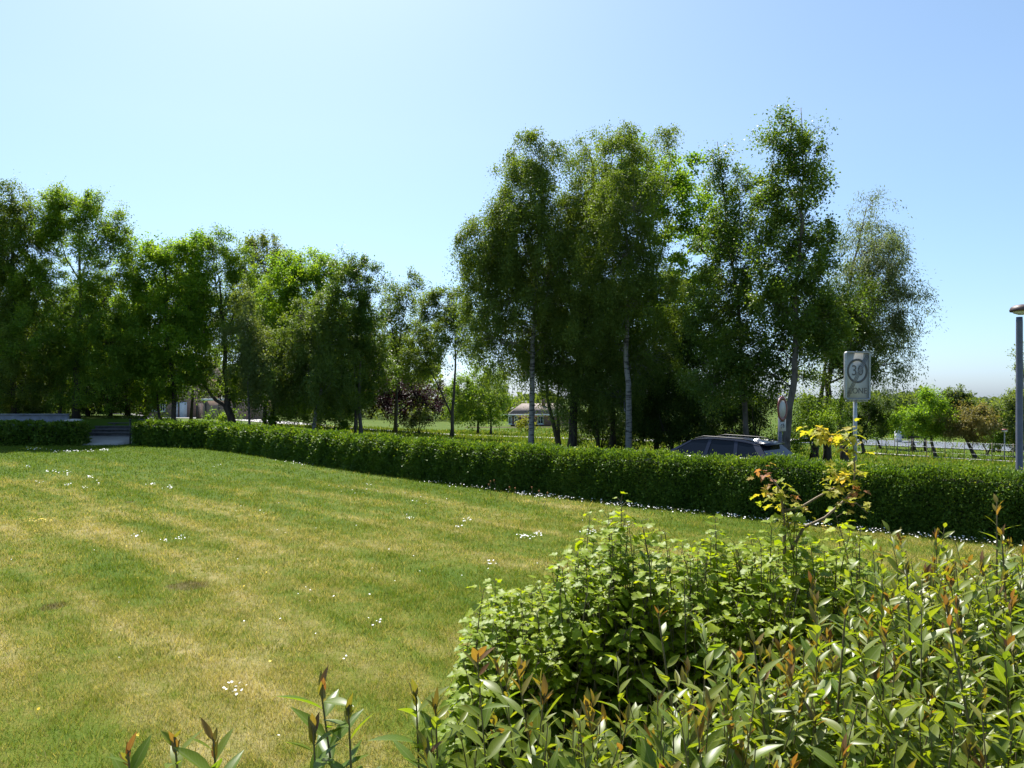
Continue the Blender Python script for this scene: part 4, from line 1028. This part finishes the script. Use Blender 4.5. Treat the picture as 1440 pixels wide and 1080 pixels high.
# ------------------------------------------------------------------ signs
M['galv'] = plain('galvanised steel', (.32, .34, .36), .45, metal=.55, noise=.2, scale=25)
M['pole_paint'] = plain('blue grey pole paint', (.085, .095, .135), .5, noise=.15, scale=8)
M['sign_white'] = plain('sign face white', (.43, .42, .39), .5, noise=.06, scale=12)
M['sign_grey'] = plain('sign marking dark grey', (.085, .082, .085), .55, noise=.1)
M['sign_slash'] = plain('sign slash grey', (.2, .2, .2), .55, noise=.1)
M['sign_red'] = plain('sign red', (.17, .03, .026), .45, noise=.1)
M['lamp_cap'] = plain('weathered brown lamp cap', (.07, .045, .042), .5, noise=.25, scale=10)
M['lamp_glass'] = plain('opal lamp bowl', (.55, .55, .52), .3, noise=.05)

def text_mesh(body, size, mat, parent, loc, name='lettering', sx=1.0):
    cu = bpy.data.curves.new('txt', 'FONT'); cu.body = body; cu.size = size; cu.align_x = 'CENTER'; cu.align_y = 'CENTER'; cu.extrude = .0015
    cu.resolution_u = 4
    to = bpy.data.objects.new('txt', cu); COL.objects.link(to)
    dg = bpy.context.evaluated_depsgraph_get(); me = bpy.data.meshes.new_from_object(to.evaluated_get(dg))
    bpy.data.objects.remove(to); bpy.data.curves.remove(cu)
    me.name = name; me.materials.clear(); me.materials.append(mat)
    o = bpy.data.objects.new(name, me); COL.objects.link(o); o.parent = parent; o.location = loc; o.rotation_euler = (pi / 2, 0, 0); o.scale = (sx, 1, 1)
    return o

def rrect(w, h, r, n=5):
    out = []
    for cx, cz, a0 in ((w / 2 - r, h / 2 - r, 0), (-w / 2 + r, h / 2 - r, pi / 2), (-w / 2 + r, -h / 2 + r, pi), (w / 2 - r, -h / 2 + r, 1.5 * pi)):
        for i in range(n + 1):
            a = a0 + pi / 2 * i / n; out.append((cx + r * math.cos(a), cz + r * math.sin(a)))
    return out
def plate(mb, outl, y0, y1, c=(0, 0)):
    n = len(outl)
    vs_ = [(c[0] + x, y0, c[1] + z) for x, z in outl] + [(c[0] + x, y1, c[1] + z) for x, z in outl]
    mb.add(vs_, [tuple(range(n)), tuple(range(2 * n - 1, n - 1, -1))] + [(i, n + i, n + (i + 1) % n, (i + 1) % n) for i in range(n)])
def ring(mb, r0, r1, y0, y1, c=(0, 0), n=48):
    vs_ = []; fs = []
    for k in range(n):
        a = 2 * pi * k / n
        for (r_, y) in ((r0, y0), (r1, y0), (r1, y1), (r0, y1)): vs_.append((c[0] + r_ * math.cos(a), y, c[1] + r_ * math.sin(a)))
    for k in range(n):
        j = (k + 1) % n
        for q in range(4): fs.append((k * 4 + q, k * 4 + (q + 1) % 4, j * 4 + (q + 1) % 4, j * 4 + q))
    mb.add(vs_, fs)
def ellipse(rx, rz, n=40): return [(rx * math.cos(2 * pi * k / n), rz * math.sin(2 * pi * k / n)) for k in range(n)]

# end of the 30 zone. local frame: plate in x-z, facing -y
zd = 14.5; zx = (1205 - 720) * zd / 1000
zr = empty('speed_zone_sign', (zx, zd, 0), 'white end of 30 zone sign with grey diagonal bar, on a post behind the hedge', 'road sign', rotz=math.radians(15))
mb = MB(); mb.tube([(0, .05, -.1), (0, .05, 3.28)], .038, 14); mb.build('post', M['galv'], zr, smooth=True)
cz = EYE - (528.5 - 560) * zd / 1000; PH, PW = .985, .60
mb = MB(); plate(mb, rrect(PW - .05, PH - .05, .03), -.012, .004, (0, cz)); mb.build('sign_face', M['sign_white'], zr)
mb = MB()
o1 = rrect(PW, PH, .055); o2 = rrect(PW - .055, PH - .055, .03); n = len(o1)
vs_ = []; fs = []
for (a, b), (c, d) in zip(o1, o2):
    vs_ += [(a, -.045, cz + b), (c, -.045, cz + d), (c, .02, cz + d), (a, .02, cz + b)]
for k in range(n):
    j = (k + 1) % n
    for q in range(4): fs.append((k * 4 + q, k * 4 + (q + 1) % 4, j * 4 + (q + 1) % 4, j * 4 + q))
mb.add(vs_, fs)
mb.box(0, .03, cz + .3, .56, .03, .05); mb.box(0, .03, cz - .3, .56, .03, .05); mb.box(0, .01, cz - PH / 2 - .02, .5, .05, .03)
mb.build('frame', M['galv'], zr)
mb = MB(); ring(mb, .205, .25, -.0165, -.013, (0, cz + .10)); mb.build('ring', M['sign_grey'], zr)
text_mesh('30', .30, M['sign_grey'], zr, (0, -.0155, cz + .10), 'number')
text_mesh('ZONE', .17, M['sign_grey'], zr, (0, -.0155, cz - .31), 'lettering')
mb = MB()
a = math.atan2(PH - .12, PW - .10); Ls = math.hypot(PH - .12, PW - .10)
for dx in (-.035, 0, .035):
    c, s = math.cos(a), math.sin(a); hw = .009
    q = [(-Ls / 2 * c - hw * s * -1 + dx, -Ls / 2 * s - hw * c), (Ls / 2 * c - hw * s * -1 + dx, Ls / 2 * s - hw * c), (Ls / 2 * c - hw * s + dx, Ls / 2 * s + hw * c), (-Ls / 2 * c - hw * s + dx, -Ls / 2 * s + hw * c)]
    plate(mb, q, -.0195, -.0185, (0, cz))
mb.build('diagonal_bar', M['sign_slash'], zr)

# round red-ringed sign with a small plate
rd = 19.7; rx_ = (1100 - 720) * rd / 1000
rr_ = empty('round_sign', (rx_, rd, 0), 'round white sign with a red ring above a small square plate, behind the parked car', 'road sign', rotz=math.radians(48))
zc = EYE - (575 - 560) * rd / 1000; zp = EYE - (597.5 - 560) * rd / 1000
mb = MB(); mb.tube([(0, .06, -.1), (0, .06, zc + .30)], .055, 14); mb.build('post', M['pole_paint'], rr_, smooth=True)
mb = MB(); plate(mb, ellipse(.335, .335), -.012, .0, (0, zc)); mb.build('sign_face', M['sign_white'], rr_)
mb = MB(); ring(mb, .245, .345, -.018, .006, (0, zc)); mb.build('red_ring', M['sign_red'], rr_)
mb = MB(); plate(mb, rrect(.48, .36, .03), -.012, .0, (0, zp)); mb.build('small_plate', M['sign_white'], rr_)
mb = MB()
plate(mb, rrect(.30, .035, .01), -.016, -.013, (-.02, zp + .10)); ring(mb, .035, .055, -.0165, -.013, (-.09, zp - .04), 20); ring(mb, .035, .055, -.0165, -.013, (.07, zp - .04), 20)
plate(mb, rrect(.18, .022, .008), -.017, -.0135, (0, zp + .02)); plate(mb, rrect(.022, .09, .008), -.0175, -.0132, (.06, zp + .0))
mb.build('symbol', M['sign_grey'], rr_)

# street lamp at the right edge
ld = 12.95; lx = (1433.5 - 720) * ld / 1000; lt = EYE + 122 * ld / 1000
lr_ = empty('street_lamp', (lx, ld, 0), 'blue-grey street lamp post with a flat brown cap at the right edge of the photo', 'street lamp')
mb = MB(); mb.lathe((0, 0, -.1), [(.075, 0), (.075, .9), (.058, .95), (.054, lt - .1), (.05, lt)], 16); mb.build('post', M['pole_paint'], lr_, smooth=True)
mb = MB(); mb.lathe((.05, 0, lt), [(.05, -.06), (.13, -.03), (.155, .01), (.15, .03)], 24); mb.build('lamp_bowl', M['lamp_glass'], lr_, smooth=True)
mb = MB(); mb.lathe((.05, 0, lt + .03), [(.19, -.03), (.195, .0), (.175, .05), (.12, .085), (.02, .1)], 24); mb.build('lamp_cap', M['lamp_cap'], lr_, smooth=True)

# ------------------------------------------------------------------ parked car
M['car_paint'] = plain('dark blue car paint', (.006, .011, .03), .3, metal=.1, noise=.03, coat=.3, spec=.3)
M['glass'] = plain('car glass', (.006, .009, .016), .06, noise=.02, spec=.22)
M['black'] = plain('black plastic', (.015, .015, .016), .5, noise=.1)
M['tyre'] = plain('tyre rubber', (.02, .02, .02), .85, noise=.15)
M['alloy'] = plain('alloy rim', (.5, .5, .52), .3, metal=.8, noise=.05)
M['tail_red'] = plain('tail light red', (.3, .01, .01), .2, noise=.05)
M['lamp_clear'] = plain('headlight glass', (.5, .52, .55), .1, noise=.05)
M['number_plate'] = plain('number plate', (.6, .6, .55), .5, noise=.05)

CAR_REAR = np.array([6.83, 17.3]); CAR_ROT = math.atan2(-.7071, .7071)      # local +x points from the nose to the tail
cl = 4.55
carx, cary = CAR_REAR[0] - math.cos(CAR_ROT) * 4.2, CAR_REAR[1] - math.sin(CAR_ROT) * 4.2
car = empty('parked_car', (carx, cary, .012), 'dark blue estate car parked on the road behind the hedge', 'car', rotz=CAR_ROT)
car.scale = (.88, .95, .955)
# lower body: cross sections along the length
ST = [(0.0, .60, .30, .62), (.12, .76, .22, .70), (.5, .86, .19, .80), (1.15, .89, .18, .93), (2.0, .90, .18, .95), (3.2, .90, .18, .97), (4.1, .88, .20, 1.0), (4.42, .82, .24, .98), (4.55, .72, .32, .80)]
vs_ = []; fs = []
nc = 11
for (x, hw, zb, zt) in ST:
    half = [(hw * .8, zb), (hw * .98, zb + .12), (hw, zb + (zt - zb) * .5), (hw * .97, zt - .08), (hw * .9, zt)]
    row = [(x, -y, z) for y, z in half] + [(x, 0, zt + .02)] + [(x, y, z) for y, z in reversed(half)]
    vs_ += row
for i in range(len(ST) - 1):
    for k in range(nc):
        fs.append((i * nc + k, i * nc + (k + 1) % nc, (i + 1) * nc + (k + 1) % nc, (i + 1) * nc + k))
fs.append(tuple(range(nc))); fs.append(tuple((len(ST) - 1) * nc + k for k in range(nc - 1, -1, -1)))
# roof and pillars
XB = [1.12, 1.30, 2.50, 2.62, 3.45, 3.57, 4.22, 4.46]; XR = [1.98, 2.08, 2.58, 2.68, 3.38, 3.48, 3.92, 4.12]
zr_ = lambda x: float(np.interp(x, [1.9, 2.3, 2.8, 3.4, 4.2], [1.385, 1.44, 1.455, 1.43, 1.335]))
zb_ = lambda x: float(np.interp(x, [1.1, 2.0, 3.4, 4.5], [.93, .95, .975, 1.0]))
def side(xb, xr, s, push=0.0): return ((xb, s * (.815 + push), zb_(xb)), (xr, s * (.60 + push), zr_(xr) - .035))
mbB = MB(); mbB.add(vs_, fs)
for s in (-1, 1):
    for i in (0, 2, 4, 6):
        a, b = side(XB[i], XR[i], s); c, d = side(XB[i + 1], XR[i + 1], s)
        mbB.add([a, c, d, b], [(0, 1, 2, 3)])
ny = 7
rv = []
rxs = np.linspace(1.98, 4.12, 9)
for x in rxs:
    for y in np.linspace(-.62, .62, ny):
        rv.append((x, y, zr_(x) - .045 * (abs(y) / .62) ** 2.5))
rf = [(i * ny + k, i * ny + k + 1, (i + 1) * ny + k + 1, (i + 1) * ny + k) for i in range(8) for k in range(ny - 1)]
mbB.add(rv, rf)
mbB.build('body', M['car_paint'], car, smooth=False)
for s in (-1, 1):
    for i in (1, 3, 5):
        a, b = side(XB[i], XR[i], s, -.008); c, d = side(XB[i + 1], XR[i + 1], s, -.008)
        mb = MB(); mb.add([a, c, d, b], [(0, 1, 2, 3)]); mb.build('side_window', M['glass'], car)
    mb = MB(); mb.tube([(2.1, s * .56, 1.405), (2.4, s * .575, 1.475), (3.6, s * .575, 1.445), (3.95, s * .56, 1.375)], .016, 8); mb.build('roof_rail', M['black'], car, smooth=True)
    mb = MB(); mb.box(1.5, s * .98, .98, .12, .2, .13, s * .15); mb.build('side_mirror', M['car_paint'], car)
    mb = MB(); mb.add([(.06, s * .45, .55), (.16, s * .74, .58), (.28, s * .78, .70), (.10, s * .48, .66)], [(0, 1, 2, 3)]); mb.box(.14, s * .6, .62, .16, .3, .09, -s * .35); mb.build('headlight', M['lamp_clear'], car)
    mb = MB(); mb.box(4.46, s * .68, .84, .14, .26, .2, s * .3); mb.build('tail_light', M['tail_red'], car)
    for x in (1.75, 2.85):
        mb = MB(); mb.box(x + .5, s * .905, .80, .2, .02, .03); mb.build('door_handle', M['car_paint'], car)
    for x in (.85, 3.55):
        mb = MB()
        prof = [(.20, -.10), (.30, -.11), (.33, -.08), (.335, 0), (.33, .08), (.30, .11), (.20, .10)]
        mb.lathe((0, 0, 0), prof, 28)
        mb.v = [(x + q[0], s * .80 + q[2], .335 + q[1]) for q in mb.v]
        wh = mb.build('wheel', M['tyre'], car, smooth=True)
        mb = MB(); mb.lathe((0, 0, 0), [(.22, -.02), (.22, .02), (.17, .012), (.05, .03), (.02, .03)], 24)
        mb.v = [(x + q[0], s * (.80 + .095 + q[2]), .335 + q[1]) for q in mb.v]
        mb.build('rim', M['alloy'], wh)
mb = MB(); mb.add([(1.14, -.80, .945), (1.14, .80, .945), (1.985, .585, 1.375), (1.985, -.585, 1.375)], [(0, 1, 2, 3)]); mb.build('windscreen', M['glass'], car)
mb = MB(); mb.add([(4.46, -.78, 1.005), (4.46, .78, 1.005), (4.13, .585, 1.30), (4.13, -.585, 1.30)], [(3, 2, 1, 0)]); mb.build('rear_window', M['glass'], car)
mb = MB(); mb.add([(3.98, -.58, 1.36), (3.98, .58, 1.36), (4.30, .53, 1.315), (4.30, -.53, 1.315), (3.98, -.58, 1.33), (3.98, .58, 1.33), (4.29, .53, 1.285), (4.29, -.53, 1.285)],
                  [(0, 1, 2, 3), (7, 6, 5, 4), (0, 3, 7, 4), (3, 2, 6, 7), (2, 1, 5, 6), (1, 0, 4, 5)]); mb.build('spoiler', M['car_paint'], car)
mb = MB(); mb.add([(3.62, -.02, 1.40), (3.62, .02, 1.40), (3.84, .02, 1.38), (3.84, -.02, 1.38), (3.80, 0, 1.455)], [(0, 1, 4), (1, 2, 4), (2, 3, 4), (3, 0, 4)]); mb.build('antenna', M['alloy'], car)
mb = MB(); mb.box(4.56, 0, .62, .02, .52, .11); mb.build('number_plate', M['number_plate'], car)
mb = MB(); mb.box(4.5, 0, .36, .16, 1.4, .16); mb.build('bumper', M['black'], car)
mb = MB(); mb.box(.06, 0, .34, .12, 1.1, .16); mb.build('bumper', M['black'], car)

# ------------------------------------------------------------------ far left: steps, wall, gate posts
wy = 38.95
mb = MB()
x0, x1 = -33.0, (96 - 720) * wy / 1000
mb.box((x0 + x1) / 2, wy, .74, x1 - x0, .22, 1.5); mb.box((x0 + x1) / 2, wy, 1.515, x1 - x0 + .06, .32, .07)
M['pale_wall'] = plain('pale blue grey render', (.21, .22, .25), .8, noise=.18, scale=4, bump=.2)
tag(mb.build('low_wall', M['pale_wall']), 'low pale grey wall behind the far left hedge', 'wall')
sx0, sx1 = (119 - 720) * 38 / 1000, (183 - 720) * 38 / 1000
st = empty('garden_steps', ((sx0 + sx1) / 2, 38.3, 0), 'dark stone steps climbing between the two left hedges', 'steps')
for k in range(5):
    mb = MB(); mb.box(0, .4 + k * .34, (.36 + .17 * (k + 1)) / 2, sx1 - sx0, .80, .36 + .17 * (k + 1) - .05)
    mb.box(0, .37 + k * .34, .36 + .17 * (k + 1) - .01, sx1 - sx0 + .06, .84, .05)
    mb.build('step', M['stone'], st)
mb = MB(); a, b = sx0 - .25, sx1 + .25
mb.add([(a, 36.3, .015), (b, 36.3, .015), (b, 38.3, .37), (a, 38.3, .37), (a, 36.3, -.2), (b, 36.3, -.2), (b, 38.3, -.2), (a, 38.3, -.2)], [(0, 1, 2, 3), (7, 6, 5, 4), (0, 4, 5, 1), (1, 5, 6, 2), (2, 6, 7, 3), (3, 7, 4, 0)])
tag(mb.build('paving', M['pale_road']), kind='structure')
gp = empty('gate_pillar', ((104 - 720) * 36.75 / 1000, 36.75, 0), 'brick gate pillar with a broad domed white cap beside the left hedge', 'pillar')
M['brick'] = plain('brown brick', (.17, .095, .07), .85, noise=.35, scale=9, bump=.4)
mb = MB(); mb.box(0, 0, .60, .42, .42, 1.2); mb.build('post', M['brick'], gp)
mb = MB(); mb.lathe((0, 0, 1.2), [(.40, 0), (.46, .03), (.44, .07), (.28, .12), (.03, .145)], 24); mb.build('cap', M['concrete'], gp, smooth=True)
mb = MB(); mb.tube([(0, 0, -.05), (0, 0, 1.25)], .035, 10); mb.lathe((0, 0, 1.25), [(.035, 0), (.06, .03), (.05, .08), (.01, .1)], 12)
tag(mb.build('gate_post', M['black'], loc=((183 - 720) * 36.5 / 1000, 36.5, 0)), 'thin black iron gate post at the right side of the garden steps', 'post')
# a dark gap at the joint of the two hedges is left by their ends

# ------------------------------------------------------------------ houses
def brick_mat(name, c1, c2, mortar, s=4.0):
    m, nt, out = newmat(name); L = nt.links
    tc = N(nt, 'ShaderNodeTexCoord'); mp = N(nt, 'ShaderNodeMapping'); mp.inputs['Rotation'].default_value = (pi / 2, 0, 0)
    L.new(tc.outputs['Object'], mp.inputs[0])
    b = N(nt, 'ShaderNodeTexBrick'); b.inputs['Scale'].default_value = s; L.new(mp.outputs[0], b.inputs['Vector'])
    for i, c in (('Color1', c1), ('Color2', c2), ('Mortar', mortar)): b.inputs[i].default_value = (*c, 1)
    p = N(nt, 'ShaderNodeBsdfPrincipled'); L.new(b.outputs[0], p.inputs['Base Color']); p.inputs['Roughness'].default_value = .9; L.new(p.outputs[0], out.inputs[0])
    return m
M['pink_brick'] = brick_mat('pinkish brick', (.30, .19, .155), (.24, .15, .125), (.34, .30, .27))
M['red_brick'] = brick_mat('red brick', (.24, .10, .075), (.18, .08, .062), (.28, .24, .22))
M['roof_tile'] = plain('brown roof tiles', (.17, .135, .115), .85, noise=.25, scale=3, bump=.3)
M['white_paint'] = plain('white paint', (.72, .73, .74), .55, noise=.05)
M['window_glass'] = plain('dark window glass', (.03, .036, .045), .08, noise=.05)
M['dark_paint'] = plain('dark brown paint', (.05, .035, .03), .6, noise=.1)

def window(root, x, z, w_, h_, y=0.0, nm='window', bars=2):
    fr = MB(); t = .09
    fr.box(x - w_ / 2, y - .05, z, t, .12, h_ + t); fr.box(x + w_ / 2, y - .05, z, t, .12, h_ + t)
    fr.box(x, y - .05, z + h_ / 2, w_ - t, .12, t); fr.box(x, y - .05, z - h_ / 2, w_ - t, .12, t); fr.box(x, y - .09, z - h_ / 2 - t, w_ + .25, .22, .07)
    for k in range(1, bars): fr.box(x - w_ / 2 + w_ * k / bars, y - .05, z, .06, .1, h_ - t)
    f = fr.build(nm, M['white_paint'], root)
    g = MB(); g.box(x, y - .03, z, w_ - t, .03, h_ - t); g.build('pane', M['window_glass'], f)

# garages behind the left trees
gd = 90.0; kx = gd / 1000
gz = float(terr((260 - 720) * kx, gd)); gz = EYE - (589.5 - 560) * kx
hx = lambda px: (px - 720) * kx
hr = empty('brick_house', (hx(235), gd, gz), 'pinkish brick house with a white double garage door seen under the left trees', 'house')
mb = MB(); mb.box(0, 4, 2.6, hx(274) - hx(196), 8, 5.2); mb.build('wall', M['pink_brick'], hr)
wl = (hx(274) - hx(196)) / 2
mb = MB(); mb.add([(-wl - .4, -.4, 5.2), (wl + .4, -.4, 5.2), (wl + .4, 8.4, 5.2), (-wl - .4, 8.4, 5.2), (-wl - .4, 4, 8.0), (wl + .4, 4, 8.0)], [(0, 1, 5, 4), (2, 3, 4, 5), (0, 4, 3), (1, 2, 5), (3, 2, 1, 0)]); mb.build('roof', M['roof_tile'], hr)
lx_ = lambda px: hx(px) - hx(235)
for a, b in ((242, 250), (253, 263)):
    mb = MB(); mb.box((lx_(a) + lx_(b)) / 2, -.03, 1.1, lx_(b) - lx_(a), .08, 2.1); 
    for k in range(5): mb.box((lx_(a) + lx_(b)) / 2, -.08, .3 + k * .42, lx_(b) - lx_(a) - .1, .03, .05)
    mb.build('garage_door', M['white_paint'], hr)
window(hr, lx_(215), 1.7, .9, 1.3); window(hr, lx_(229), 1.7, .6, 1.3); window(hr, lx_(215), 4.0, 1.0, 1.2); window(hr, lx_(250), 4.0, 1.4, 1.2)
gr = empty('garage_block', ((318 - 720) * (gd - 6) / 1000, gd - 6, gz - .15), 'flat-roofed brick garage block with white fascia and a pale side door', 'garage')
wl = (352 - 286) * (gd - 6) / 2000
mb = MB(); mb.box(0, 4, 1.25, 2 * wl, 8, 2.5); mb.build('wall', M['pink_brick'], gr)
mb = MB(); mb.box(0, 4, 2.63, 2 * wl + .3, 8.3, .25); mb.build('roof', M['white_paint'], gr)
lg = lambda px: (px - 318) * (gd - 6) / 1000
mb = MB(); mb.box(lg(289), -.03, 1.05, .12, .1, 2.3); mb.box(lg(283) - .6, 1.0, 1.05, .1, 1.9, 2.3); mb.build('door_post', M['dark_paint'], gr)
mb = MB(); mb.box(-wl - .03, 1.4, 1.05, .07, 2.2, 2.1); mb.build('door', M['white_paint'], gr)
for px in (308, 330):
    mb = MB(); mb.box(lg(px), -.03, 1.2, .1, .1, 2.4); mb.build('drain_pipe', M['dark_paint'], gr)
mb = MB(); mb.box(0, 0, .02, 16, 12, .04); o = tag(mb.build('driveway', M['pale_road'], loc=(hx(268), gd - 8, gz - .1)), kind='structure')

# brick bungalow in the middle gap
bd = 97.0; kb = bd / 1000; bz = EYE - (601 - 560) * kb
bx_ = (745 - 720) * kb
br_ = empty('brick_bungalow', (bx_, bd, bz), 'low red brick bungalow with white windows, in the gap beside the leftmost birch', 'house')
wl = 42 * kb
mb = MB(); mb.box(1.5, 4, .85, 2 * wl, 8, 1.75); mb.build('wall', M['red_brick'], br_)
mb = MB(); mb.add([(1.5 - wl - .4, -.5, 1.72), (1.5 + wl + .4, -.5, 1.72), (1.5 + wl + .4, 8.5, 1.72), (1.5 - wl - .4, 8.5, 1.72), (1.5 - wl + 1.5, 4, 3.25), (1.5 + wl - 1.5, 4, 3.25)], [(0, 1, 5, 4), (2, 3, 4, 5), (3, 0, 4), (1, 2, 5), (3, 2, 1, 0)])
rf_ = mb.build('roof', M['roof_tile'], br_)
mb = MB(); mb.box(0, -.5, 1.72, 2 * wl, .06, .18); mb.build('gutter', M['white_paint'], br_)
for px in (717.5, 726, 745, 760):
    window(br_, (px - 745) * kb, 1.0, .42 if px < 740 else .7, 1.0)
mb = MB(); mb.box(2.0, 3, 3.4, .5, .5, .9); mb.build('chimney', M['red_brick'], rf_)
mb = MB(); mb.box(0, 0, .3, 16, .3, .6); tag(mb.build('garden_wall', M['brick'], loc=(bx_ - .5, bd - 5, bz - .35)), 'low brick garden wall in front of the far bungalow', 'wall')

# ------------------------------------------------------------------ field fence, bench, posts on the right
M['post_wood'] = plain('weathered wood', (.17, .14, .11), .85, noise=.3, scale=8)
fp = [(1232, 41), (1246, 42.5), (1254, 39.5), (1262, 43.2), (1278, 38.8), (1303, 39.5), (1329, 38.6), (1356, 39.4), (1395, 37.6), (1425, 37.2)]
f0 = P(1232, 0, 41); zf = float(terr(f0[0], f0[1]))
fr_ = empty('wire_fence', (f0[0], f0[1], zf), 'thin post and wire fence along the field on the right', 'fence')
line = [(1215, 44.6), (1232, 43.6), (1246, 42.9), (1262, 42.1), (1278, 41.3), (1303, 40.2), (1329, 39.1), (1356, 38.1), (1395, 36.8), (1425, 35.9), (1460, 35)]
tops = []
for (px, d) in line:
    q = P(px, 0, d); z = float(terr(q[0], q[1])); b = np.array([q[0], q[1], z]) - [f0[0], f0[1], zf]
    mb = MB(); mb.tube([b - [0, 0, .1], b + [0, 0, 1.0]], .02, 7); mb.build('post', M['post_wood'], fr_, smooth=True); tops.append(b)
for h_ in (.35, .65, .95):
    mb = MB(); mb.tube([b + [0, 0, h_] for b in tops], .0035, 4); mb.build('wire', M['galv'], fr_)
f2 = [(1208, 50), (1240, 49), (1258, 48), (1283, 47), (1310, 46), (1340, 45), (1368, 44.4)]
q = P(1208, 0, 50); z2 = float(terr(q[0], q[1]))
fr2 = empty('wire_fence', (q[0], q[1], z2), 'second post and wire fence deeper in the field, nearer the far road', 'fence')
tops = []
for (px, d) in f2:
    w_ = P(px, 0, d); b = np.array([w_[0], w_[1], float(terr(w_[0], w_[1]))]) - [q[0], q[1], z2]
    mb = MB(); mb.tube([b - [0, 0, .1], b + [0, 0, 1.0]], .02, 7); mb.build('post', M['post_wood'], fr2, smooth=True); tops.append(b)
for h_ in (.5, .95):
    mb = MB(); mb.tube([b + [0, 0, h_] for b in tops], .0035, 4); mb.build('wire', M['galv'], fr2)

def on_ground(px, d):
    q = P(px, 0, d); return np.array([q[0], q[1], float(terr(q[0], q[1]))])
g = on_ground(1292, 51)
rl = empty('wooden_rail', g, 'low dark wooden rail on posts in front of the far road', 'rail')
for dx in (-.45, .45):
    mb = MB(); mb.box(dx, 0, .45, .14, .14, 1.0); mb.build('post', M['dark_paint'], rl)
mb = MB(); mb.box(-.1, 0, 1.0, 1.5, .16, .10); mb.build('beam', M['dark_paint'], rl)
g = on_ground(1400.5, 50)
bn = empty('wooden_bench', g, 'small dark brown wooden bench in the field at the right', 'bench', rotz=.2)
mb = MB(); mb.box(0, 0, .42, .62, .32, .08); mb.build('seat', M['dark_paint'], bn)
mb = MB(); mb.box(0, .15, .58, .62, .06, .22); mb.build('backrest', M['dark_paint'], bn)
for dx in (-.24, .24):
    mb = MB(); mb.box(dx, 0, .19, .08, .28, .40); mb.build('leg', M['dark_paint'], bn)
g = on_ground(1263, 61)
cbn = empty('utility_cabinet', g, 'small pale blue and dark cabinet standing on the far road edge', 'cabinet')
mb = MB(); mb.box(0, 0, .7, .35, .5, 1.4); mb.build('side_panel', M['white_paint'], cbn)
mb = MB(); mb.box(.7, 0.02, .75, 1.0, .46, .8); mb.build('body', M['pole_paint'], cbn)
mb = MB(); mb.box(.3, 0, 1.43, 1.2, .6, .06); mb.build('lid', M['pole_paint'], cbn)
g = on_ground(1412.5, 41)
gl = empty('path_lamp', g, 'slim pale post with a flat white and red top beside the field path', 'lamp')
hgt = EYE - (607 - 560) * .041 - g[2]
mb = MB(); mb.tube([(0, 0, -.1), (0, 0, hgt)], .035, 10); mb.build('post', M['concrete'], gl, smooth=True)
mb = MB(); mb.lathe((0, 0, hgt), [(.05, 0), (.15, .02), (.15, .07), (.05, .09)], 16); mb.build('lamp_head', M['white_paint'], gl, smooth=True)
mb = MB(); mb.lathe((0, 0, hgt + .09), [(.19, 0), (.17, .04), (.05, .07)], 16); mb.build('lamp_cap', M['sign_red'], gl, smooth=True)
